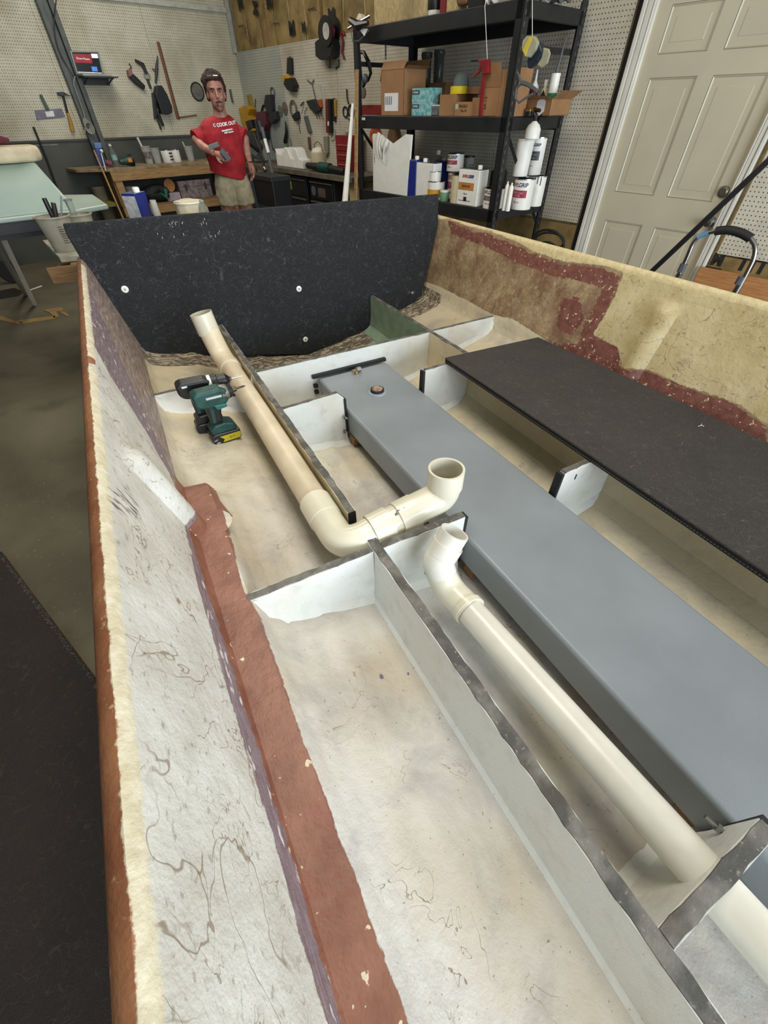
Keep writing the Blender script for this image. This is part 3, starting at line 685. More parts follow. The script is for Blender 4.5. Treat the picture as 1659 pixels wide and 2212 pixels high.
pipe_ring('mouth', [Z(.262, 2.548, -.90), Z(.250, 2.562, -.795)], .0605, .054, PVC, bp, open0=True, open1=True)
pipe_ring('coupling', [Z(.300, 1.09, -1.045), Z(.300, .985, -1.045)], .061, .0535, PVC, bp, open0=True, open1=True)
pipe_ring('elbow', fillet([Z(.300, 1.0, -1.045), Z(.302, .835, -1.045), Z(.47, .835, -1.015)], .15, 14), .0575, .05, PVC, bp)
pipe_ring('coupling', [Z(.405, .835, -1.022), Z(.475, .835, -1.012)], .0615, .0535, PVC, bp, open0=True, open1=True)
sh = pipe_ring('short_pipe', [Z(.46, .835, -1.014), Z(.54, .835, -1.002)], .0545, .05, PVC, bp)
pipe_ring('coupling', [Z(.505, .835, -1.008), Z(.575, .835, -.999)], .0615, .0535, PVC, bp, open0=True, open1=True)
pipe_ring('elbow', fillet([Z(.57, .835, -.998), Z(.695, .835, -.985), Z(.697, .835, -.89)], .12, 14), .0575, .05, PVC, bp)
pipe_ring('mouth', [Z(.697, .836, -.935), Z(.698, .838, -.862)], .0625, .0545, PVC, bp, open0=True, open1=True)
p = PX(850, 1140, 'z', -.955); text('S  SP', sh, (.505, .815, -.952+EYE), (-1, -.0, 0), (0, -.5, -1), .022, INK)
sp_ = thing('small_drain_pipe', 'narrower white pvc pipe beside the tank with an angled open elbow', 'pipe', (.56, .1, -1.1+EYE))
A0, A1 = Z(.562, .50, -1.128), Z(.565, -.75, -1.003)
pipe_ring('straight_pipe', [A0, lerp(A0, A1, .5), A1], .0445, .04, PVCW, sp_)
pipe_ring('elbow', fillet([Z(.562, .47, -1.126), Z(.552, .575, -1.128), Z(.538, .625, -1.06)], .07, 10), .049, .042, PVC, sp_)
pipe_ring('coupling', [Z(.561, .47, -1.125), Z(.562, .488, -1.127)], .0535, .044, PVC, sp_, open0=True, open1=True)
pipe_ring('elbow', fillet([Z(.541, .608, -1.075), Z(.538, .632, -1.035), Z(.575, .638, -.985)], .05, 10), .0505, .042, PVCW, sp_)
pipe_ring('coupling', [Z(.553, .634, -1.015), Z(.578, .638, -.978)], .0515, .042, PVCW, sp_, open0=True, open1=True)
pipe_ring('mouth', [Z(.570, .637, -.99), Z(.600, .641, -.938)], .0465, .041, PVCW, sp_, open0=True, open1=True)
ptx = lerp(A0, A1, .27)
text('PVC 1120 SCH 40 PR 260 PSI @ 73F  ASTM D 1785 NSF-pw  PVC 1120 SCH 40 PR 260 PSI', sp_, (ptx[0]+.036, ptx[1]-.10, ptx[2]+.026), (0, -1, .1), (.6, 0, -.8), .013, INK)
# ---------------------------------------------------------------- cordless tools in the bilge
def cordless(base, yaw, name, label, body, kind):
    ex = np.array([math.cos(yaw), math.sin(yaw), 0]); ey = np.array([-math.sin(yaw), math.cos(yaw), 0])
    ex = ex*1.15; ey = ey*1.15; UPV = (0, 0, 1.15)
    fr = Fr(base, ex, ey, UPV); t = thing(name, label, 'power tool', tuple(base), 'cordless tools standing in the bilge')
    SF = Fr(base, ex, UPV, -ey)     # side view: x forward, y up, z to the viewer's side
    bt = MB(SF).prism([(-.055, 0), (.055, 0), (.06, .01), (.06, .045), (-.045, .05), (-.06, .04)], -.036, .036).build('battery', BLK, t, bevel=.006)
    if kind == 'driver':
        MB(SF).prism([(-.02, .008), (.052, .006), (.058, .018), (.056, .034), (-.028, .036), (-.012, .02)], .0362, .0368).build('yellow_tape', M('yellow_tape', '#c4b823', .5), bt)
        txf('BW', bt, SF, (.022, .021, .0371), .017, M('pen_brown', '#7e6a20', .7)); txf('18V', bt, SF, (-.04, .010, .0366), .012, WHT); txf('LXT', bt, SF, (-.046, .024, .0366), .010, WHT)
    MB(SF).prism([(-.05, .048), (.045, .046), (.055, .055), (.045, .075), (.01, .088), (-.03, .085), (-.052, .07)], -.033, .033).build('foot', TEAL if kind == 'driver' else BLK, t, bevel=.006)
    MB(SF).prism([(-.038, .08), (.008, .082), (.012, .12), (.022, .155), (.03, .17), (-.035, .175), (-.04, .14)], -.017, .017).build('grip', BLK, t, bevel=.008)
    MB(SF).prism([(-.03, .09), (-.018, .09), (-.012, .15), (-.026, .16)], -.0175, .0175).build('grip_inlay', TEAL, t, bevel=.001)
    MB(SF).prism([(.018, .135), (.034, .14), (.036, .165), (.022, .168)], -.008, .008).build('trigger', BLK, t, bevel=.003)
    MB(SF).prism([(-.075, .185), (-.06, .168), (-.03, .16), (.04, .162), (.055, .175), (.055, .222), (.03, .23), (-.06, .232), (-.077, .222)], -.03, .03).build('motor_housing', body, t, bevel=.012, seg=4)
    z = .198; F2 = SF
    def ringx(n_, pr, m_): MB(SF).lathe([(r, x) for r, x in pr], (0, z, 0), 20, ax=0).build(n_, m_, t, True)
    if kind == 'driver':
        MB(SF).prism([(-.01, .17), (.04, .165), (.04, .15), (.0, .147)], -.0305, .0305).build('accent_panel', M('teal_bright', '#1a6a62', .4), t, bevel=.004)
        ringx('nose_cone', [(.031, .035), (.030, .058), (.024, .068)], M('cast_alloy', '#8b8983', .4, .7)); ringx('bumper', [(.028, .062), (.024, .078), (.014, .082)], BLK)
        ringx('hex_collar', [(.011, .078), (.011, .096), (.009, .098)], M('bronze_dark', '#4f4433', .4, .6)); ringx('driver_bit', [(.0045, .096), (.004, .128), (.001, .138)], M('dark_bit', '#44403a', .4, .6))
        MB(SF).prism([(-.03, .20), (.03, .197), (.03, .206), (-.03, .209)], .0302, .0312).build('name_strip', M('silver_print', '#bfc3c6', .4), t)
    else:
        ringx('torque_ring', [(.033, .045), (.034, .052), (.033, .058)], WHT); ringx('clutch_collar', [(.031, .058), (.032, .08), (.029, .083)], BLK)
        ringx('chuck', [(.027, .083), (.028, .115), (.02, .122), (.012, .13)], BLK); ringx('chuck_nose', [(.014, .126), (.007, .138)], STEEL); ringx('drill_bit', [(.0022, .136), (.002, .185)], STEEL)
        MB(SF).prism([(-.055, .215), (-.035, .215), (-.035, .222), (-.055, .222)], .0302, .031).build('vent_mark', WHT, t)
    return t
dbx = .115; 
cordless((.118, 1.83, zbot(.118, 1.83)+EYE+.001), .10, 'impact_driver', 'teal and black cordless impact driver with yellow tape on its battery', TEAL, 'driver')
cordless((.075, 1.935, zbot(.075, 1.935)+EYE+.001), -.02, 'cordless_drill', 'black cordless drill with a thin bit, behind the teal driver', BLK, 'drill')
# debris in the bilge
def chip(px, py, z, r, mat, nm, lab):
    p = PX(px, py, 'z', z); zz = zbot(p[0], p[1]); p = PX(px, py, 'z', zz+.002)
    pts = [(p[0]+r*random.uniform(.5, 1)*math.cos(a), p[1]+r*random.uniform(.5, 1)*math.sin(a)) for a in np.arange(0, 6.2, .9)]
    m_ = MB(W0); m_.prism(pts, p[2], p[2]+.002); tag(m_.build(nm, mat), lab, 'paint chip')
PUR = M('purple_chip', '#6b5f80', .6)
chip(824, 1462, -1.2, .009, PUR, 'paint_chip', 'larger purple paint flake on the white bilge floor'); chip(882, 1455, -1.2, .004, PUR, 'paint_chip', 'tiny purple paint flake right of the larger one')
p = PX(1330, 2110, 'z', -1.18); q = PX(1372, 2175, 'z', -1.18)
# twig-like splinter
z1 = zbot(.18, -.35)
p = PX(1325, 2110, 'z', zbot(PX(1325, 2110, 'z', -1.2)[0], -.4)+.004); q = PX(1372, 2175, 'z', zbot(PX(1372, 2175, 'z', -1.2)[0], -.4)+.004)
tag(MB(W0).tube([p, lerp(p, q, .5), q], [.0015, .003, .002], 6).build('splinter', WOODD), 'brown splinter lying on the bilge at the bottom of the picture', 'splinter')
# loose wire at the stringer corner
wmb = MB(W0); wmb.tube([PX(952, 760, 'x', 1.49), PX(958, 770, 'x', 1.487), PX(955, 780, 'x', 1.485)], .0012, 5); wmb.build('tie_wire', STEEL, boat)
# ================================================================ PERSON
HD = ray(470, 300); HD[2] = 0; HD /= np.linalg.norm(HD); RT = np.array([HD[1], -HD[0], 0]); RP = 5.7
MF = Fr(HD*RP, RT, -HD, (0, 0, 1))      # x to the picture's right, y towards the viewer, z up from the floor
def MP(px, py, y=0.0):
    r = ray(px, py); k = r*((RP-y)/(r@HD)); return (k@RT, y, k[2]+EYE)
def organic(name, mb, mat, parent, voxel=.006, it=4, disp=0, dscale=.08):
    root = parent
    while root.parent is not None: root = root.parent
    o = mb.build('tmp', None, root); m = o.modifiers.new('r', 'REMESH'); m.mode = 'VOXEL'; m.voxel_size = voxel
    sm = o.modifiers.new('s', 'SMOOTH'); sm.iterations = it; sm.factor = .6
    if disp:
        tx = bpy.data.textures.new(name+'_tex', 'CLOUDS'); tx.noise_scale = dscale; d = o.modifiers.new('d', 'DISPLACE'); d.texture = tx; d.strength = disp; d.mid_level = .5
    dg = bpy.context.evaluated_depsgraph_get(); dg.update(); me = bpy.data.meshes.new_from_object(o.evaluated_get(dg), depsgraph=dg); me.name = name
    bpy.data.objects.remove(o); me.materials.clear(); me.materials.append(mat)
    n = len(me.vertices); c = np.zeros(n*3, np.float32); me.vertices.foreach_get('co', c)
    if 'lc' in me.attributes: me.attributes.remove(me.attributes['lc'])
    a = me.attributes.new('lc', 'FLOAT_VECTOR', 'POINT'); a.data.foreach_set('vector', c)
    me.polygons.foreach_set('use_smooth', [True]*len(me.polygons))
    q = bpy.data.objects.new(name, me); COL.objects.link(q); q.parent = parent; return q
man = thing('person', 'man in red t-shirt and khaki shorts holding sanding blocks, glasses on his hair', 'person', tuple(MF((.06, 0, 0))))
hc = MP(466, 200); hx, hz = hc[0], hc[2]
base = np.array(man.location)
def skin():
    t = NT('skin'); c = t.mix(t.ramp(t.noise(25, 3), .35, .7), '#946455', '#b0826f')
    v = t.new('ShaderNodeVectorMath', operation='DISTANCE'); t.link(t.lc(), v.inputs[0]); q = MF((hx+.012, .10, hz-.115)); v.inputs[1].default_value = tuple(np.array(q)-base)
    c = t.mix(t.math('MULTIPLY', t.ramp(v.outputs['Value'], .055, .075, .75, 0), t.ramp(t.noise(60, 2, off=3), .35, .6)), c, '#4d332b')
    return t.done(c, .55)
SKIN = skin()
shirt_top = hz-.17
b = MB(MF)
# head, tilted a little
b.ball((hx, .0, hz+.035), (.080, .097, .088), 20); b.ball((hx+.003, .035, hz-.035), (.068, .062, .085), 20); b.ball((hx+.006, .066, hz-.098), (.040, .036, .034), 14)
b.tube([(hx+.004, .092, hz+.012), (hx+.007, .108, hz-.015), (hx+.009, .122, hz-.04)], [.010, .012, .016], 10)   # nose
b.ball((hx+.010, .105, hz-.073), (.026, .012, .009), 12); b.ball((hx+.010, .104, hz-.085), (.023, .012, .008), 12)   # lips
b.ball((hx+.004, .08, hz+.028), (.055, .022, .012), 14)         # brow ridge
for sx in (-1, 1):
    b.ball((hx+sx*.076, -.005, hz-.018), (.012, .022, .033), 10); b.ball((hx+.006+sx*.036, .072, hz-.035), (.022, .02, .024), 12)
b.tube([(hx, -.02, hz-.05), (hx, -.02, hz-.12), (hx, -.03, hz-.20)], [.056, .058, .08], 16)
# trunk, hips, legs to the floor
cx0 = .045; sh = hz-.20
b.tube([(cx0, -.03, sh), (cx0, -.02, sh-.18), (cx0, -.02, sh-.42), (cx0, -.02, sh-.50)], [.065, .105, .105, .115], 18)
b.tube([(cx0-.16, -.04, sh-.075), (cx0, -.05, sh-.05), (cx0+.16, -.04, sh-.075)], [.042, .05, .042], 12)
for sx, fx in ((-1, -.02), (1, .03)):
    hx2 = cx0+sx*.095
    b.tube([(hx2, -.02, .90), (hx2+.0, .0, .55), (hx2, .015, .50), (hx2+fx*.3, -.02, .30), (hx2+fx*.5, -.02, .08)], [.085, .062, .058, .055, .036], 14)
# arms
def hand(wrist, d, palm_n, spread, curl, thumb_side):
    w_ = np.array(wrist, float); d = np.array(d, float); d /= np.linalg.norm(d); pn = np.array(palm_n, float); pn -= d*(pn@d); pn /= np.linalg.norm(pn); s = np.cross(d, pn)
    b.tube([w_, w_+d*.04, w_+d*.085], [.024, .034, .032], 12); 
    for o_ in (-.022, 0, .022): b.ball(tuple(w_+d*.06+s*o_), (.018, .018, .018), 8)
    for i, (o_, L) in enumerate(((-.030, .062), (-.010, .078), (.010, .072), (.029, .056))):
        st = w_+d*.08+s*o_; k1 = st+(d*math.cos(curl*.5)+pn*math.sin(curl*.5))*L*.45+s*o_*spread; k2 = k1+(d*math.cos(curl)+pn*math.sin(curl))*L*.32; k3 = k2+(d*math.cos(curl*1.5)+pn*math.sin(curl*1.5))*L*.25
        b.tube([st, k1, k2, k3], [.0105, .0095, .009, .007], 8)
    t0 = w_+d*.025+s*.028*thumb_side; t1 = t0+d*.03+s*.03*thumb_side+pn*.01; t2 = t1+d*.032+pn*.012+s*.008*thumb_side; b.tube([t0, t1, t2], [.014, .011, .0085], 8)
LA = [(cx0-.165, -.03, sh-.085), MP(424, 303, .0), MP(436, 316, .09), MP(462, 330, .19)]
b.tube([LA[0], LA[1], LA[2], LA[3]], [.05, .044, .040, .027], 12)
hand(MP(464, 331, .195), (.9, .25, -.35), (.2, .9, .4), .25, .9, -1)
RA = [(cx0+.165, -.03, sh-.085), MP(529, 300, -.02), MP(533, 327, .0), MP(540, 352, .06)]
b.tube(RA, [.05, .044, .038, .026], 12)
hand(MP(540, 352, .062), (.12, .15, -.95), (-.9, .3, 0), .2, .7, 1)
organic('body', b, SKIN, man, .0055, 3)
for sx in (-1, 1):
    fx_ = cx0+sx*.10; MB(MF).tube([(fx_, -.08, .05), (fx_, .0, .055), (fx_+sx*.02, .12, .04), (fx_+sx*.025, .17, .03)], [.045, .05, .045, .025], 12).build('shoe', M('brown_boot', '#4a3a2c', .7), man, True)
# clothes
sb = MB(MF)
def ell(mb, rows, n=28):
    vs = [(cx+rx*math.copysign(abs(math.cos(2*math.pi*k/n))**.85, math.cos(2*math.pi*k/n)), cy+ry*math.sin(2*math.pi*k/n), z+tl*math.cos(2*math.pi*k/n)) for cx, cy, z, rx, ry, tl in rows for k in range(n)]
    m = len(rows); fs = [(i*n+k, i*n+(k+1) % n, (i+1)*n+(k+1) % n, (i+1)*n+k) for i in range(m-1) for k in range(n)]+[tuple(range(n))[::-1], tuple(range((m-1)*n, m*n))]
    mb.add(vs, fs)
lh, rh = MP(452, 367), MP(533, 393); hemc = (lh[0]+rh[0])/2; hemz = (lh[2]+rh[2])/2; hw = (rh[0]-lh[0])/2
rows = [(hx, -.045, sh+.045, .080, .062, 0), (cx0+.01, -.035, sh+.022, .135, .088, 0), (cx0, -.03, sh-.02, .185, .11, 0), (cx0, -.02, sh-.08, .205, .13, 0), (cx0, -.01, sh-.22, .19, .142, 0), (cx0-.005, 0, sh-.36, .178, .142, -.02), (cx0-.015, 0, 1.01, .182, .148, -.052)]
ell(sb, rows)
for A_, e in ((LA, MP(422, 301, .01)), (RA, MP(530, 297, .0))):
    sb.ball((A_[0][0], A_[0][1], A_[0][2]+.002), .069, 14)
    a0 = np.array(A_[0]); ev = np.array(e); sb.tube([a0+(0, 0, -.005), a0*.5+ev*.5+(0, 0, 0), ev], [.062, .066, .074], 16)
SHIRT = M('red_cotton', '#a31a26', .85, var=.12, sc=10, bump=.3, bsc=120, col2='#86121d')
so = organic('t_shirt', sb, SHIRT, man, .008, 3, .022, .11)
def chest(s_, px, py, size, rot=.10):
    p = MP(px, py+2, .155); size *= .60
    o = text(s_, so, MF(p), RT*math.cos(rot)+np.array([0, 0, 1])*math.sin(rot), (0, 0, 1), size, WHT, depth=.002, bold=.0016)
    me = o.data; iv = TM[o.name]
    M_ = Matrix(((RT[0], -HD[0], 0, 0), (RT[1], -HD[1], 0, 0), (0, 0, 1, 0), (0, 0, 0, 1)))
    for v in me.vertices:
        lp = M_.inverted() @ (iv @ v.co + so.parent.location - Vector(HD*RP)); dx = (lp.x-cx0)/.20
        lp.y = .128*math.sqrt(max(.1, 1-dx*dx))+(lp.y-.155)
        v.co = iv.inverted() @ ((M_ @ lp)+Vector(HD*RP)-so.parent.location)
chest('C', 463, 269, .05); chest('COOK OUT', 489, 266, .056); chest('Homestyle burgers', 491, 279, .022, .13); chest('BBQ & hot dogs', 495, 284, .022, .13)
pb = MB(MF)
kz = MP(500, 442)[2]
for sx in (-1, 1):
    c_ = cx0+sx*.092+.01; ell(pb, [(c_-.03*sx, -.01, 1.05, .09, .11, 0), (c_-.015*sx, .0, .95, .105, .125, 0), (c_-.006*sx, .01, (.95+kz)/2, .104, .12, 0), (c_, .01, kz, .100, .112, .01*sx)])
pb.ball((cx0, 0, .98), (.15, .12, .13), 18)
organic('shorts', pb, M('khaki_cloth', '#a99f83', .9, var=.14, sc=20, bump=.3), man, .009, 2, .02, .09)
hb = MB(MF)
hb.ball((hx-.005, -.030, hz+.065), (.100, .105, .085), 20)
for i in range(70):
    a = random.uniform(0, 6.28); e = random.uniform(.1, 1.0); r = .092*math.sin(e*1.5)
    x, y, z = hx-.005+r*math.cos(a)*1.05, -.03+r*math.sin(a), hz+.07+.07*math.cos(e*1.5)
    hb.tube([(x, y, z), (x+random.uniform(-.012, .012), y+random.uniform(-.012, .012), z+random.uniform(.0, .022))], [.016, .006], 6)
for sx in (-1, 1):
    for k in range(5): hb.ball((hx+sx*(.084-.003*k), -.015-.008*k, hz+.04-.019*k), (.020, .04, .024), 8)
hb.ball((hx-.005, .056, hz+.086), (.070, .035, .024), 10); hb.tube([(hx, -.08, hz+.05), (hx, -.085, hz-.07)], [.07, .045], 12)
organic('hair', hb, M('dark_brown_hair', '#34201a', .95, var=.35, sc=60, bump=.4, bsc=60), man, .005, 1, .008, .02)
for sx in (-1, 1):
    ey = MB(MF).ball((hx+.005+sx*.031, .0875, hz+.006), (.0115, .007, .0055), 12).build('eye', M('eye_white', '#8d7c74', .3), man, True)
    MB(MF).ball((hx+.005+sx*.031, .0935, hz+.006), (.0055, .004, .0055), 10).build('iris', M('dark_iris', '#2b1d18', .2), ey, True)
    MB(MF).tube([(hx+.005+sx*.014, .101, hz+.018), (hx+.005+sx*.033, .100, hz+.025), (hx+.005+sx*.052, .089, hz+.020)], [.005, .006, .004], 6).build('eyebrow', M('dark_brown_hair', '#2b1b17'), man, True)
MB(MF).tube([(hx-.018, .108, hz-.066), (hx+.010, .118, hz-.060), (hx+.038, .108, hz-.066)], [.003, .0048, .003], 8).build('moustache', M('dark_brown_hair', '#2b1b17'), man, True)
gl = thing('eyeglasses', 'safety glasses pushed up on the hair of the man', 'glasses', tuple(MF((hx, .07, hz+.10))))
for sx in (-1, 1):
    MB(MF).prism([(hx+sx*.008, .075), (hx+sx*.045, .07), (hx+sx*.052, .062), (hx+sx*.01, .066)], hz+.105, hz+.109).build('lens', M('lens_shine', '#d8dcdc', .05, .6), gl)
    MB(MF).tube([(hx+sx*.052, .068, hz+.107), (hx+sx*.088, .0, hz+.08), (hx+sx*.088, -.04, hz+.06)], .003, 6).build('temple', BLK, gl)
def block(name, label, px, py, y, sx, sy, sz, rot, mat):
    p = MP(px, py, y); e1 = RT*math.cos(rot)+np.array([0, 0, 1])*math.sin(rot); e3 = -RT*math.sin(rot)+np.array([0, 0, 1])*math.cos(rot)
    tag(MB(Fr(MF(p), e1, -HD, e3)).box(-sx/2, sx/2, -sy/2, sy/2, -sz/2, sz/2).build(name, mat, bevel=.004), label, 'tool')
block('sanding_block', 'dark grey sanding block gripped against the red shirt', 487, 335, .255, .10, .05, .045, -.9, GREYP)
block('scrubbing_pad_block', 'grey-green block pinched under the forearm of the man', 462, 315, .17, .10, .06, .035, .25, M('grey_green', '#66756d', .6))
MB(MF).tube([(MP(539, 347, .055)[0]-.028, .05, MP(539, 347)[2]), (MP(539, 347)[0], .095, MP(539, 347)[2]-.004), (MP(539, 347)[0]+.028, .06, MP(539, 347)[2]-.006)], .004, 6).build('wristband', BLK, man)
# ================================================================ STEEL RACK
RK = thing('storage_rack', 'black steel shelving rack with beams and slotted posts by the pegboard', 'rack', RW(3.38, 3.73, FZ))
UR, UL, VF, VB = 2.5, 4.27, 3.36, 4.1
for (uu, vv) in ((UR, VF), (UL, VF), (UR, VB), (UL, VB)):
    m_ = MB(ROOM); s = 1 if uu == UR else -1; e = 1 if vv == VF else -1
    m_.box(uu-.0, uu+s*.055, vv, vv+e*.006, FZ, .53) if s > 0 else m_.box(uu-.055, uu, vv, vv+e*.006, FZ, .53)
    m_.box(uu, uu+s*.006, min(vv, vv+e*.07), max(vv, vv+e*.07), FZ, .53) if s > 0 else m_.box(uu-.006, uu, min(vv, vv+e*.07), max(vv, vv+e*.07), FZ, .53)
    po = m_.build('post', BLKM, RK)
    if uu == UR:
        sl = MB(ROOM)
        for k in range(38):
            z = FZ+.05+k*.052; sl.box(uu-.0015, uu+.0005, vv+e*.028-.004, vv+e*.028+.004, z, z+.022)
        q = sl.build('slots', M('slot_grey', '#55534e', .6), po); q['kind'] = 'stuff'
for z1, h in ((.487, .085), (-.05, .085), (-.60, .085), (-1.2, .085)):
    for vv in (VF, VB): MB(ROOM).box(UR+.006, UL-.006, min(vv, vv+.03), max(vv, vv+.03) if vv == VF else vv, z1-h, z1).build('beam', BLKM, RK, bevel=.003) if vv == VF else MB(ROOM).box(UR+.006, UL-.006, vv-.03, vv, z1-h, z1).build('beam', BLKM, RK, bevel=.003)
    for uu in (UR, UL-.03): MB(ROOM).box(uu, uu+.03, VF+.03, VB-.03, z1-h*.9, z1-.004).build('side_beam', BLKM, RK, bevel=.003)
    dk = MB(ROOM).box(UR+.02, UL-.02, VF+.01, VB-.01, z1-.012, z1+.002).build('shelf_deck', M('dark_shelf_board', '#252524', .7), RK)
for uu in (UR+.012, UL-.02):
    MB(ROOM).box(uu, uu+.02, VF+.02, VB-.02, .27, .30).build('cross_bar', BLKM, RK)
    m_ = MB(ROOM); m_.tube([(uu, VF+.03, -.13), (uu, VB-.03, -.78)], .016, 4); m_.build('diagonal_brace', BLKM, RK)
p = UV(785, 257, 'v', VF-.004); MB(ROOM).box(p[0]-.02, p[0]+.025, VF-.004, VF, p[2]-.008, p[2]+.010).build('rating_label', LABEL, RK)
VFR = lambda v: Fr(RW(0, v, 0), -UD, (0, 0, 1), -VD)      # picture-facing frame at depth v: x right, y up
def fit(pl, pr, yt, v, yb=None):
    ym = (yt+(yb or yt+20))/2
    a, b = UV(pl, ym, 'v', v)[0], UV(pr, ym, 'v', v)[0]; return -a, -b, UV((pl+pr)/2, yt, 'v', v)[2]   # x left, x right, z top
def carton(name, label, pl, pr, yt, z0, v, d, mat=CARD, group=None, flaps=(), zt=None, open_=False, inner=CARDD):
    x0, x1, z1 = fit(pl, pr, yt, v); z1 = zt or z1; f = VFR(v); c = (x0+x1)/2
    t = thing(name, label, 'box', tuple(f((c, z0, -d/2))), group)
    if open_:
        m_ = MB(f); w_ = .004
        m_.box(x0, x1, z0, z1, -w_, 0); m_.box(x0, x1, z0, z1, -d, -d+w_); m_.box(x0, x0+w_, z0, z1, -d, 0); m_.box(x1-w_, x1, z0, z1, -d, 0); m_.box(x0, x1, z0, z0+w_, -d, 0); m_.build('carton_body', mat, t)
    else: MB(f).box(x0, x1, z0, z1, -d, 0).build('carton_body', mat, t, bevel=.002)
    for side, L, an in flaps:      # side f, b, l, r; length; opening angle above horizontal
        ca, sa = math.cos(an)*L, math.sin(an)*L; m_ = MB(f); h = .003
        if side == 'f': m_.hexa([(x0, z1, 0), (x1, z1, 0), (x1, z1, h), (x0, z1, h)], [(x0, z1+sa, ca), (x1, z1+sa, ca), (x1, z1+sa, ca+h), (x0, z1+sa, ca+h)])
        if side == 'b': m_.hexa([(x0, z1, -d), (x1, z1, -d), (x1, z1, -d+h), (x0, z1, -d+h)], [(x0, z1+sa, -d-ca), (x1, z1+sa, -d-ca), (x1, z1+sa, -d-ca+h), (x0, z1+sa, -d-ca+h)])
        if side == 'l': m_.hexa([(x0, z1, -d), (x0+h, z1, -d), (x0+h, z1, 0), (x0, z1, 0)], [(x0-ca, z1+sa, -d), (x0-ca+h, z1+sa, -d), (x0-ca+h, z1+sa, 0), (x0-ca, z1+sa, 0)])
        if side == 'r': m_.hexa([(x1, z1, -d), (x1-h, z1, -d), (x1-h, z1, 0), (x1, z1, 0)], [(x1+ca, z1+sa, -d), (x1+ca-h, z1+sa, -d), (x1+ca-h, z1+sa, 0), (x1+ca, z1+sa, 0)])
        m_.build('flap', mat, t)
    t['_'] = 0; del t['_']; return t, f, x0, x1, z1
D0, D1, D2 = .489, -.048, -.598
# --- top shelf
x0, x1, _ = fit(808, 917, 10, 3.40)
tag(MB(VFR(3.40)).box(x0, x1, D0, D0+.5, -.35, -.0).build('chipboard_box', OSB, bevel=.003), 'pale chipboard crate standing on the top shelf of the rack', 'crate')
def jar(name, label, cat, pl, pr, yt, z0, v, prof_=None, mats=(WHT,), zt=None, lid=None, n=20, group=None):
    """a round vessel: prof_ is (radius share, height share) pairs"""
    x0, x1, z1 = fit(pl, pr, yt, v); z1 = zt or z1; f = VFR(v); r = abs(x1-x0)/2; c = (x0+x1)/2; H = z1-z0
    t = thing(name, label, cat, tuple(f((c, z0, -r))), group); g = Fr(f((c, z0, -r)), f.x, f.z, (0, 0, 1))
    pr_ = prof_ or [(.97, 0), (1, .02), (1, .97), (.96, 1)]
    body = MB(g).lathe([(r*a, H*b_) for a, b_ in pr_], n=n).build('vessel', mats[0], t, True)
    if lid: MB(g).lathe([(r*a, H*b_) for a, b_ in lid], n=n).build('lid', mats[1], t, True)
    return t, g, r, H, body
jar('lidded_jar', 'dark jar with a white lid beside the chipboard crate', 'jar', 918, 940, 2, D0, 3.42, mats=(BLK, WHT), zt=D0+.12, lid=[(1.03, 0), (1.03, .25), (.98, .26)])
for i, (a, b_, m_, lab, nm, ct, hh) in enumerate(((950, 962, REDP, 'red and white printed carton on the top shelf', 'slim_carton', 'box', .13), (964, 984, OSB, 'bundle of pale wooden shims on the top shelf', 'shim_bundle', 'wood', .16), (1010, 1042, BLK, 'black box with a white label at the right of the top shelf', 'black_box', 'box', .10))):
    x0, x1, _ = fit(a, b_, 10, 3.40); tag(MB(VFR(3.40)).box(x0, x1, D0, D0+hh, -.12, 0).build(nm, m_, bevel=.002), lab, ct)
x0, x1, _ = fit(986, 1008, 10, 3.40); tag(MB(VFR(3.40)).tube([(x0, D0+.05, -.03), ((x0+x1)/2, D0+.07, -.03), (x1, D0+.05, -.03)], [.03, .05, .03], 10).build('sandpaper_roll', CARD, smooth=True), 'curled tan sandpaper roll lying on the top shelf', 'roll')
p = UV(1050, 8, 'v', 3.345)
ro = thing('twine_reel', 'white reel at the edge of the top shelf with a string hanging down', 'reel', RW(p[0], 3.37, D0))
MB(VFR(3.40)).lathe([(.04, -.03), (.04, -.02), (.03, -.018), (.03, .02), (.04, .022), (.04, .03)], (-p[0], D0+.041, 0), 16, ax=0).build('reel', WHT, ro, True)
cg = UV(1040, 150, 'v', 3.33); zt_ = UV(1052, 130, 'v', 3.33)[2]
MB(ROOM).tube([(p[0], 3.345, D0+.04), (p[0]-.0, 3.335, D0-.01), (UV(1053, 128, 'v', 3.33)[0], 3.33, zt_)], .0022, 6).build('string', WHT, ro)
g_ = VFR(3.335)
def g2(px, py, v=3.335): a = UV(px, py, 'v', v); return (-a[0], a[2])
ca_ = thing('caulk_gun', 'dark red caulking gun hanging on a string from the top shelf', 'tool', tuple(g_((g2(1050, 130)[0], g2(1050, 245)[1], 0))))
MB(g_).prism([g2(1034, 130), g2(1057, 127), g2(1057, 158), g2(1046, 162), g2(1040, 140)], -.02, .015).build('frame_head', REDP, ca_, bevel=.003)
MB(g_).prism([g2(1018, 130), g2(1036, 129), g2(1036, 133), g2(1018, 134)], -.004, .004).build('hook', BLK, ca_)
MB(g_).prism([g2(1038, 140), g2(1043, 150), g2(1025, 167), g2(1021, 166), g2(1034, 152)], -.006, .006).build('trigger', REDP, ca_, bevel=.002)
MB(g_).prism([g2(1043, 160), g2(1048, 160), g2(1040, 250), g2(1035, 250)], -.01, .01).build('barrel_rail', REDP, ca_)
